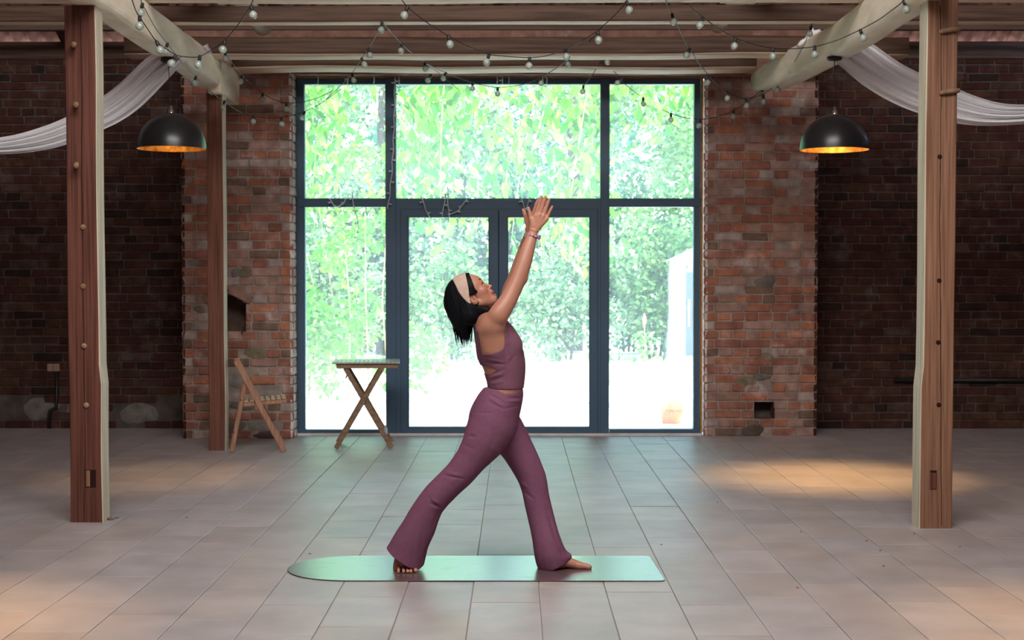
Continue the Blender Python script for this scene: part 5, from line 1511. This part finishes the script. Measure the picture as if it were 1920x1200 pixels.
for i in range(46):
    u0 = rr.uniform(848, 886); f = (u0 - 848) / 38
    ue = 858 + f * 26 + rr.uniform(-2, 2); ve = rr.choice([636, 642, 648, 651, 645]) - abs(f - .5) * 14 + rr.uniform(-4, 3)
    dy = rr.uniform(-.04, .04)
    pts = [P(u0 + (ue - u0) * q - 1.5 * math.sin(q * PI) * (1 - f), 598 + (ve - 598) * q, YF + dy * (1 - .3 * q)) for q in (0, .25, .5, .75, 1)]
    w_ = rr.uniform(.0028, .0048); m.tube([tuple(np.array(p) - o0) for p in pts], [w_, w_, w_ * .9, w_ * .6, .0006], M['hair'], 6)
for pts in ([(855, 622), (854, 636), (857, 646), (860, 654)], [(838, 572), (841, 588), (848, 604), (855, 620)], [(883, 606), (886, 622), (884, 640), (880, 650)]):
    m.tube([tuple(np.array(P(u, v, YF)) - o0) for u, v in pts], [.002, .002, .0015, .0005], M['hair'], 6)
so = m.build('loose_strands', person); so.parent = ho
# headband
band = Field(); band.ell(Hd(-4, 6, 0), np.array((35.2, 32.4, 31.8)) * PX, HR, .01)
BPOLY = [(849, 524), (853, 514), (871, 508), (873, 513), (876, 524), (879.5, 540), (881, 555), (884, 569.5), (877, 566), (869, 558), (861, 547), (856, 536)]
def band_fn(X, Y, Z, lo, hi):
    G_ = hair.eval(X, Y, Z, lo, hi) - .0028
    if G_.min() > .02: return None
    U, Vv = uv_of(*np.broadcast_arrays(X[:, 0, :], np.full((X.shape[0], Z.shape[2]), YF), Z[:, 0, :]))
    return np.maximum(G_, (poly_sd(U, Vv, BPOLY) * PX)[:, None, :].astype(np.float32))
V, Q_ = surface(band_fn, (P(840, 0, YF).x, YF - .11, P(0, 575, YF).z), (P(890, 0, YF).x, YF + .11, P(0, 505, YF).z), .0024)
M['band'] = noisy('beige_band_cloth', (0.46, 0.33, 0.26), (0.52, 0.385, 0.31), scale=50, rough=.8, bump=.2, bdist=.001)
hb = mesh_obj('headband', relax(V, Q_, 2), Q_, M['band'], person)
# hair swept over the temple in front of the band
# eyes, brows
M['eye_white'] = mk('eye_white', (.75, .72, .7), .2); M['iris'] = mk('dark_iris', (.03, .015, .01), .15)
for s_ in (-1, 1):
    c = Hd(18.6, -4.0, s_ * 10.2) - o0; m = MB(); R_ = 4.5 * PX
    m.lathe([(max(.0002, R_ * math.sin(PI * i / 12)), -R_ * math.cos(PI * i / 12)) for i in range(13)], c, M['eye_white'], 20, axis=HR[0])
    eo = m.build('eye', person)
    m = MB(); m.lathe([(max(.0001, R_ * 1.02 * math.sin(a)), R_ * 1.02 * math.cos(a)) for a in (0, .15, .3, .45)], c, M['iris'], 16, axis=HR[0]); q = m.build('iris', person); q.parent = eo
    m = MB(); bp_ = [Hd(27.0, 5.4, s_ * 4.5), Hd(25.8, 7.2, s_ * 9.5), Hd(22.6, 7.4, s_ * 14.0), Hd(19.2, 6.2, s_ * 17.5)]
    m.tube([tuple(p - o0) for p in bp_], [.0024, .0030, .0026, .0010], M['hair'], 8); m.build('eyebrow', person)
    m = MB(); bp_ = [Hd(23.4, -2.6, s_ * 6.5), Hd(23.8, -1.9, s_ * 10.4), Hd(21.8, -2.4, s_ * 14.4), Hd(20.6, -3.2, s_ * 16.2)]
    m.tube([tuple(p - o0) for p in bp_], [.0010, .0019, .0019, .0008], M['hair'], 6); m.build('eyelashes', person)
# bracelets
M['cord_tan'] = mk('tan_cord', (.55, .33, .16), .6)
M['bead_pink'] = noisy('pink_beads', (.62, .24, .26), (.70, .48, .58), scale=90, rough=.4, bump=.2); M['bead_violet'] = mk('violet_bead', (.22, .10, .26), .4); M['bead_blue'] = mk('blue_bead', (.10, .16, .45), .4)
def ring(u, v, du, dv, dy, r, name, mat, n=22, bead=0, mats=None):
    m = MB(); pts = []
    ax = np.array(P(u + du, v + dv, YF + dy)) - np.array(P(u - du, v - dv, YF + dy)); a1 = ax / 2; a2 = np.array((0, np.linalg.norm(a1) * 1.12, 0))
    c = np.array(P(u, v, YF + dy)) - o0
    for k in range(n + 1):
        t = 2 * PI * k / n; pts.append(c + a1 * math.cos(t) + a2 * math.sin(t))
    if bead:
        for k in range(n): m.lathe([(.0002, -bead), (bead * .9, -bead * .5), (bead, 0), (bead * .9, bead * .5), (.0002, bead)], pts[k], (mats or [mat])[k % len(mats or [mat])], 8)
    else: m.tube([tuple(p) for p in pts], r, mat, 6, cap=False)
    return m.build(name, person)
ring(1002, 431, 10.5, 1.5, -.03, .0011, 'cord_bracelet', M['cord_tan'])
bb = ring(999.5, 442.5, 10.4, 3.4, -.036, .003, 'bead_bracelet', M['bead_pink'], 30, .0042, [M['bead_pink'], M['bead_pink'], M['bead_violet']])
m = MB()
for (u, v) in ((1009, 443), (1012, 446), (1010, 447.5), (1012.5, 443)):
    m.lathe([(.0002, -.006), (.005, -.003), (.006, 0), (.005, .003), (.0002, .006)], np.array(P(u, v, YF - .05)) - o0, M['bead_violet'], 10)
q = m.build('knot', person); q.parent = bb
m = MB(); m.tube([tuple(np.array(P(u, v, YF - .05)) - o0) for u, v in ((1011, 447), (1012, 455), (1013.3, 463))], [.001, .002, .0032], M['cord_tan'], 8); q = m.build('tassel', person); q.parent = bb
ring(991, 446.5, 9.6, 3.2, .040, .003, 'blue_bracelet', M['bead_blue'], 26, .0036, [M['bead_blue'], M['bead_violet']])
# ------------------------------------------------------------------ strings of festoon bulbs
def clear_glass(name):
    m = bpy.data.materials.new(name); m.use_nodes = True
    nt = m.node_tree; N = nt.nodes; L = nt.links; N.clear(); o = N.new('ShaderNodeOutputMaterial')
    tr = N.new('ShaderNodeBsdfTransparent'); tr.inputs[0].default_value = (.86, .93, .88, 1)
    gl = N.new('ShaderNodeBsdfGlossy'); gl.inputs['Roughness'].default_value = .06
    df = N.new('ShaderNodeAddShader'); d1 = N.new('ShaderNodeBsdfTranslucent'); d1.inputs[0].default_value = (.62, .68, .62, 1); d2 = N.new('ShaderNodeBsdfDiffuse'); d2.inputs[0].default_value = (.42, .46, .42, 1); L.new(d1.outputs[0], df.inputs[0]); L.new(d2.outputs[0], df.inputs[1])
    fr = N.new('ShaderNodeLayerWeight'); fr.inputs[0].default_value = .35
    m1 = N.new('ShaderNodeMixShader'); m1.inputs[0].default_value = .6
    m2 = N.new('ShaderNodeMixShader')
    L.new(tr.outputs[0], m1.inputs[1]); L.new(df.outputs[0], m1.inputs[2])
    L.new(fr.outputs['Fresnel'], m2.inputs[0]); L.new(m1.outputs[0], m2.inputs[1]); L.new(gl.outputs[0], m2.inputs[2]); L.new(m2.outputs[0], o.inputs[0])
    return m
M['bulb_glass'] = clear_glass('pale_bulb_glass')
M['filament'] = mk('pale_filament', (.75, .8, .75), .4)
M['white_wire'], nt, b_ = new_mat('white_wire'); b_.inputs['Base Color'].default_value = (.88, .9, .92, 1); b_.inputs['Roughness'].default_value = .4
tl_ = nt.nodes.new('ShaderNodeBsdfTranslucent'); tl_.inputs[0].default_value = (.95, .97, 1, 1); mx_ = nt.nodes.new('ShaderNodeMixShader'); mx_.inputs[0].default_value = .5
nt.links.new(b_.outputs[0], mx_.inputs[1]); nt.links.new(tl_.outputs[0], mx_.inputs[2]); nt.links.new(mx_.outputs[0], nt.nodes['Material Output'].inputs[0])
def sphere_prof(r, k=10):
    return [(max(.001, r * math.sin(PI * i / k)), -r * math.cos(PI * i / k)) for i in range(k + 1)]
proto = {}
def bulb_mesh():
    m = MB(); R = .025
    m.lathe([(max(.001, R * math.sin(PI * i / 10)), -R * math.cos(PI * i / 10) - .052) for i in range(10)] + [(.009, -.028), (.009, -.022)], (0, 0, 0), M['bulb_glass'], 18)
    return m
def socket_mesh():
    m = MB(); m.lathe([(.002, .010), (.007, .009), (.011, .004), (.0115, -.022), (.009, -.026), (.002, -.026)], (0, 0, 0), M['cable'], 12); return m
def fil_mesh():
    m = MB(); m.lathe([(.001, -.03), (.004, -.032), (.003, -.05), (.006, -.056), (.001, -.058)], (0, 0, 0), M['filament'], 8); return m
def string(label, path, bulbs, thick=.0032):
    """path: (u, v, Y) cable points; bulbs: (u, v, Y, tilt_u, tilt_v) socket positions on it"""
    pts = [P(*q) for q in path]
    c = pts[0]
    t = thing('festoon_string', label, 'string lights', c)
    m = MB()
    # smooth the cable
    A = np.array([tuple(p) for p in pts]); s = np.concatenate([[0], np.cumsum(np.linalg.norm(np.diff(A, axis=0), axis=1))])
    q = np.linspace(0, s[-1], max(24, len(pts) * 5)); B = np.stack([np.interp(q, s, A[:, k]) for k in range(3)], 1)
    for _ in range(2): B[1:-1] = (B[:-2] + 2 * B[1:-1] + B[2:]) / 4
    m.tube([tuple(b - np.array(c)) for b in B], thick, M['cable'], 6); m.build('cable', t)
    for (u, v, Y, bu, bv) in bulbs:
        p = P(u, v, Y); e = P(bu, bv, Y); d = (p - e); d.normalize()
        rot = d.to_track_quat('Z', 'Y').to_matrix().to_4x4()
        if not proto:
            for nm, f in (('bulb', bulb_mesh), ('socket', socket_mesh), ('filament', fil_mesh)):
                o = f().build(nm); proto[nm] = o.data; bpy.data.objects.remove(o)
        bo = bpy.data.objects.new('bulb', proto['bulb']); C.objects.link(bo); bo.parent = t
        bo.matrix_local = Matrix.Translation(p - c) @ rot
        for nm in ('socket', 'filament'):
            so = bpy.data.objects.new(nm, proto[nm]); C.objects.link(so); so.parent = bo
    return t
string('string of clear bulbs dipping low across the left pale beam, nearest the lamp',
       [(246, -6, 8.2), (254, 20, 8.3), (262, 32, 8.4), (294, 80, 8.6), (330, 104, 8.8), (350, 107, 8.9), (373, 108, 9.0), (400, 92, 9.0), (422, 76, 8.9), (450, 42, 8.7), (470, 11, 8.5), (478, -8, 8.4)],
       [(262, 32, 8.4, 262, 43), (294, 79, 8.6, 299, 90), (329, 105, 8.8, 323, 116), (375, 106, 9.0, 372, 121), (422, 78, 8.9, 419, 88), (471, 12, 8.5, 474, 25)])
string('clear bulb string falling along the left beam, past the slim post to the pier',
       [(262, -6, 8.6), (267, 8, 8.8), (292, 54, 9.4), (314, 82, 10.0), (345, 122, 10.7), (367, 144, 11.1), (392, 170, 11.5), (419, 190, 12.0), (445, 208, 12.5), (475, 218, 12.8), (505, 222, 13.0), (529, 221, 13.1), (569, 211, 13.1), (600, 196, 13.0), (640, 166, 12.9)],
       [(267, 8, 8.8, 265, 18), (314, 82, 10.0, 311, 93), (367, 144, 11.1, 365, 153), (421, 190, 12.0, 418, 201), (475, 217, 12.8, 475, 227), (528, 222, 13.0, 528.5, 232), (571, 211, 13.1, 568, 217)])
string('thin string of small bulbs from the left beam down to the window top',
       [(421, 80, 11.0), (421, 97, 11.4), (432, 114, 11.8), (455, 143, 12.4), (474, 160, 12.7), (493, 176, 12.9), (515, 188, 13.0), (537, 194, 13.1), (570, 192, 13.1), (600, 182, 13.1), (625, 170, 13.1)],
       [(422, 98, 11.4, 423, 109), (454, 142, 12.4, 451, 153), (493, 176, 12.9, 491, 186), (537, 194, 13.1, 537, 203)])
string('string of large clear bulbs sagging in the middle between the cross beams',
       [(748, -6, 8.9), (755, 2, 9.0), (764, 14, 9.0), (800, 42, 9.1), (841, 68, 9.3), (870, 84, 9.4), (917, 103, 9.6), (955, 106, 9.6), (993, 109, 9.6), (1026, 105, 9.6), (1061, 93, 9.6), (1092, 76, 9.4), (1121, 58, 9.3), (1147, 34, 9.2), (1172, 8, 9.1), (1180, -6, 9.0)],
       [(764, 14, 9.0, 758, 28), (841, 68, 9.3, 844, 84), (917, 103, 9.6, 912, 118), (993, 109, 9.6, 992, 124), (1060, 92, 9.6, 1062, 104), (1121, 60, 9.3, 1122, 71), (1175, 4, 9.1, 1179, 16)])
string('bulb string from the middle cross beam hook down to the upper left pane',
       [(717, 42, 10.4), (708, 60, 10.7), (691, 92, 11.4), (679, 108, 11.8), (660, 138, 12.4), (635, 165, 12.8), (612, 185, 13.0)],
       [(716, 43, 10.4, 715, 55), (690, 92, 11.4, 693, 101), (678, 110, 11.8, 682, 118), (660, 139, 12.4, 663, 150)])
string('bulb string from the middle cross beam hook into the upper middle pane',
       [(717, 42, 10.4), (735, 62, 10.8), (753, 83, 11.3), (775, 102, 11.8), (797, 118, 12.2), (815, 130, 12.6), (838, 150, 12.9), (862, 170, 13.0)],
       [(754, 83, 11.3, 752, 94), (796, 118, 12.2, 797, 125), (808, 141, 12.5, 803, 149)])
string('string of small bulbs hung slack along the top of the middle pane',
       [(797, 118, 12.0), (836, 137, 12.6), (860, 146, 12.8), (885, 155, 12.9), (910, 161, 13.0), (933, 165, 13.05), (971, 161, 13.05), (990, 156, 13.0), (1012, 146, 12.9), (1040, 130, 12.7), (1062, 114, 12.5), (1090, 92, 12.0), (1118, 64, 11.6), (1140, 42, 11.3)],
       [(836, 137, 12.6, 831, 147), (886, 155, 12.9, 886, 164), (933, 165, 13.05, 933, 173), (1012, 146, 12.9, 1014, 154), (1064, 110, 12.5, 1065, 119)])
string('short peaked string of bulbs above the mullion between middle and right panes',
       [(1094, 162, 13.0), (1112, 138, 12.8), (1131, 108, 12.6), (1148, 130, 12.8), (1164, 148, 12.9), (1176, 162, 13.0), (1200, 180, 13.05)],
       [(1094, 161, 13.0, 1093, 168), (1131, 109, 12.6, 1138, 116), (1165, 147, 12.9, 1159, 154), (1206, 184, 13.05, 1206, 192)])
string('bulb string looping over the right brick pier up to the right beam',
       [(1246, -6, 9.6), (1250, 6, 9.7), (1260, 26, 9.9), (1272, 52, 10.2), (1293, 92, 10.8), (1310, 118, 11.3), (1329, 142, 11.7), (1346, 160, 12.1), (1363, 173, 12.4), (1382, 182, 12.6), (1398, 187, 12.7), (1430, 178, 12.7), (1459, 158, 12.3), (1485, 125, 11.7), (1508, 84, 11.0), (1519, 55, 10.6), (1524, 40, 10.5)],
       [(1260, 27, 9.9, 1263, 40), (1293, 92, 10.8, 1287, 104), (1329, 143, 11.7, 1327, 154), (1363, 173, 12.4, 1364, 186), (1398, 187, 12.7, 1400, 198), (1431, 180, 12.7, 1432, 191), (1458, 157, 12.3, 1458, 168), (1485, 124, 11.7, 1485, 135), (1521, 50, 10.6, 1519, 58)])
string('string of large bulbs draped along the face of the right pale beam',
       [(1290, 6, 9.0), (1300, 20, 9.1), (1318, 33, 9.3), (1345, 52, 9.5), (1378, 72, 9.7), (1410, 83, 9.8), (1449, 91, 9.9), (1485, 92, 10.0), (1527, 88, 9.8), (1570, 76, 9.5), (1613, 56, 9.2), (1650, 36, 8.9), (1690, 6, 8.6), (1700, -6, 8.5)],
       [(1318, 33, 9.3, 1313, 46), (1379, 72, 9.7, 1377, 86), (1449, 91, 9.9, 1449, 106), (1528, 88, 9.8, 1527, 104), (1613, 57, 9.2, 1618, 70), (1695, 2, 8.6, 1698, 12)])
string('thin lower string of bulbs curving from the right beam end to the window edge',
       [(1508, 84, 11.3), (1480, 112, 11.8), (1450, 146, 12.4), (1429, 168, 12.8), (1405, 188, 13.0), (1376, 208, 13.1), (1345, 220, 13.15), (1312, 225, 13.2), (1270, 218, 13.2), (1240, 205, 13.2)],
       [(1480, 112, 11.8, 1482, 119), (1429, 167, 12.8, 1429, 175), (1376, 208, 13.1, 1375, 217), (1313, 225, 13.2, 1311, 234), (1258, 214, 13.2, 1258, 222)])
# white fairy light wires on the window frame
def fairy(label, path, n, grp=None, Y=13.44):
    pts = [P(u, v, Y) for u, v in path]; c = pts[0]; t = thing('fairy_lights', label, 'fairy lights', c, grp)
    A = np.array([tuple(p) for p in pts]); s = np.concatenate([[0], np.cumsum(np.linalg.norm(np.diff(A, axis=0), axis=1))])
    q = np.linspace(0, s[-1], 40); B = np.stack([np.interp(q, s, A[:, k]) for k in range(3)], 1)
    B[:, 0] += .004 * np.sin(q * 30)
    m = MB(); m.tube([tuple(b - np.array(c)) for b in B], .0055, M['white_wire'], 6); m.build('wire', t)
    for i in range(n):
        f = (i + .5) / n; b = np.array([np.interp(f * s[-1], s, A[:, k]) for k in range(3)]) - np.array(c); k_ = 1 if i % 2 else -1
        m = MB(); m.tube([b, b + np.array([k_ * .02, -.004, -.006]), b + np.array([k_ * .03, -.004, -.002])], [.005, .008, .006], M['white_wire'], 8); m.build('light', t)
fairy('white fairy light string hanging down the left mullion', [(740, 144), (740, 200), (738, 260), (735, 320), (730, 370), (727, 392)], 12)
fairy('white fairy light loop over the left end of the transom', [(618, 372), (624, 384), (632, 388), (645, 382), (648, 372)], 3, None)
fairy('short white fairy wire between the loop and the left mullion', [(660, 360), (661, 376), (665, 392), (670, 414), (673, 430)], 3)
fairy('white fairy wire slanting down above the left door leaf', [(789, 368), (792, 376), (798, 392), (806, 408)], 2)
fairy('tangle of white fairy wires above the middle of the left door leaf', [(835, 362), (833, 384), (829, 406)], 3)
fairy('thick white wire hanging straight beside the tangle above the left door', [(839, 350), (840, 376), (842, 408)], 2)
fairy('white fairy wire curling up to the right above the left door leaf', [(840, 403), (850, 399), (860, 395), (868, 384), (876, 371)], 4)
fairy('white fairy wires just left of the raised hands', [(976, 370), (981, 384), (986, 398), (990, 380), (993, 369)], 4)
for i, (u, v0, v1) in enumerate(((595, 140, 158), (651, 138, 158), (700, 140, 160), (747, 143, 160), (931, 142, 156), (941, 143, 157), (953, 142, 156), (1016, 142, 158), (1024, 142, 158))):
    fairy('short white wire end dangling from the beam over the window', [(u, v0), (u + 1, (v0 + v1) / 2), (u, v1)], 1 if i % 2 else 0, 'wire ends over the window')
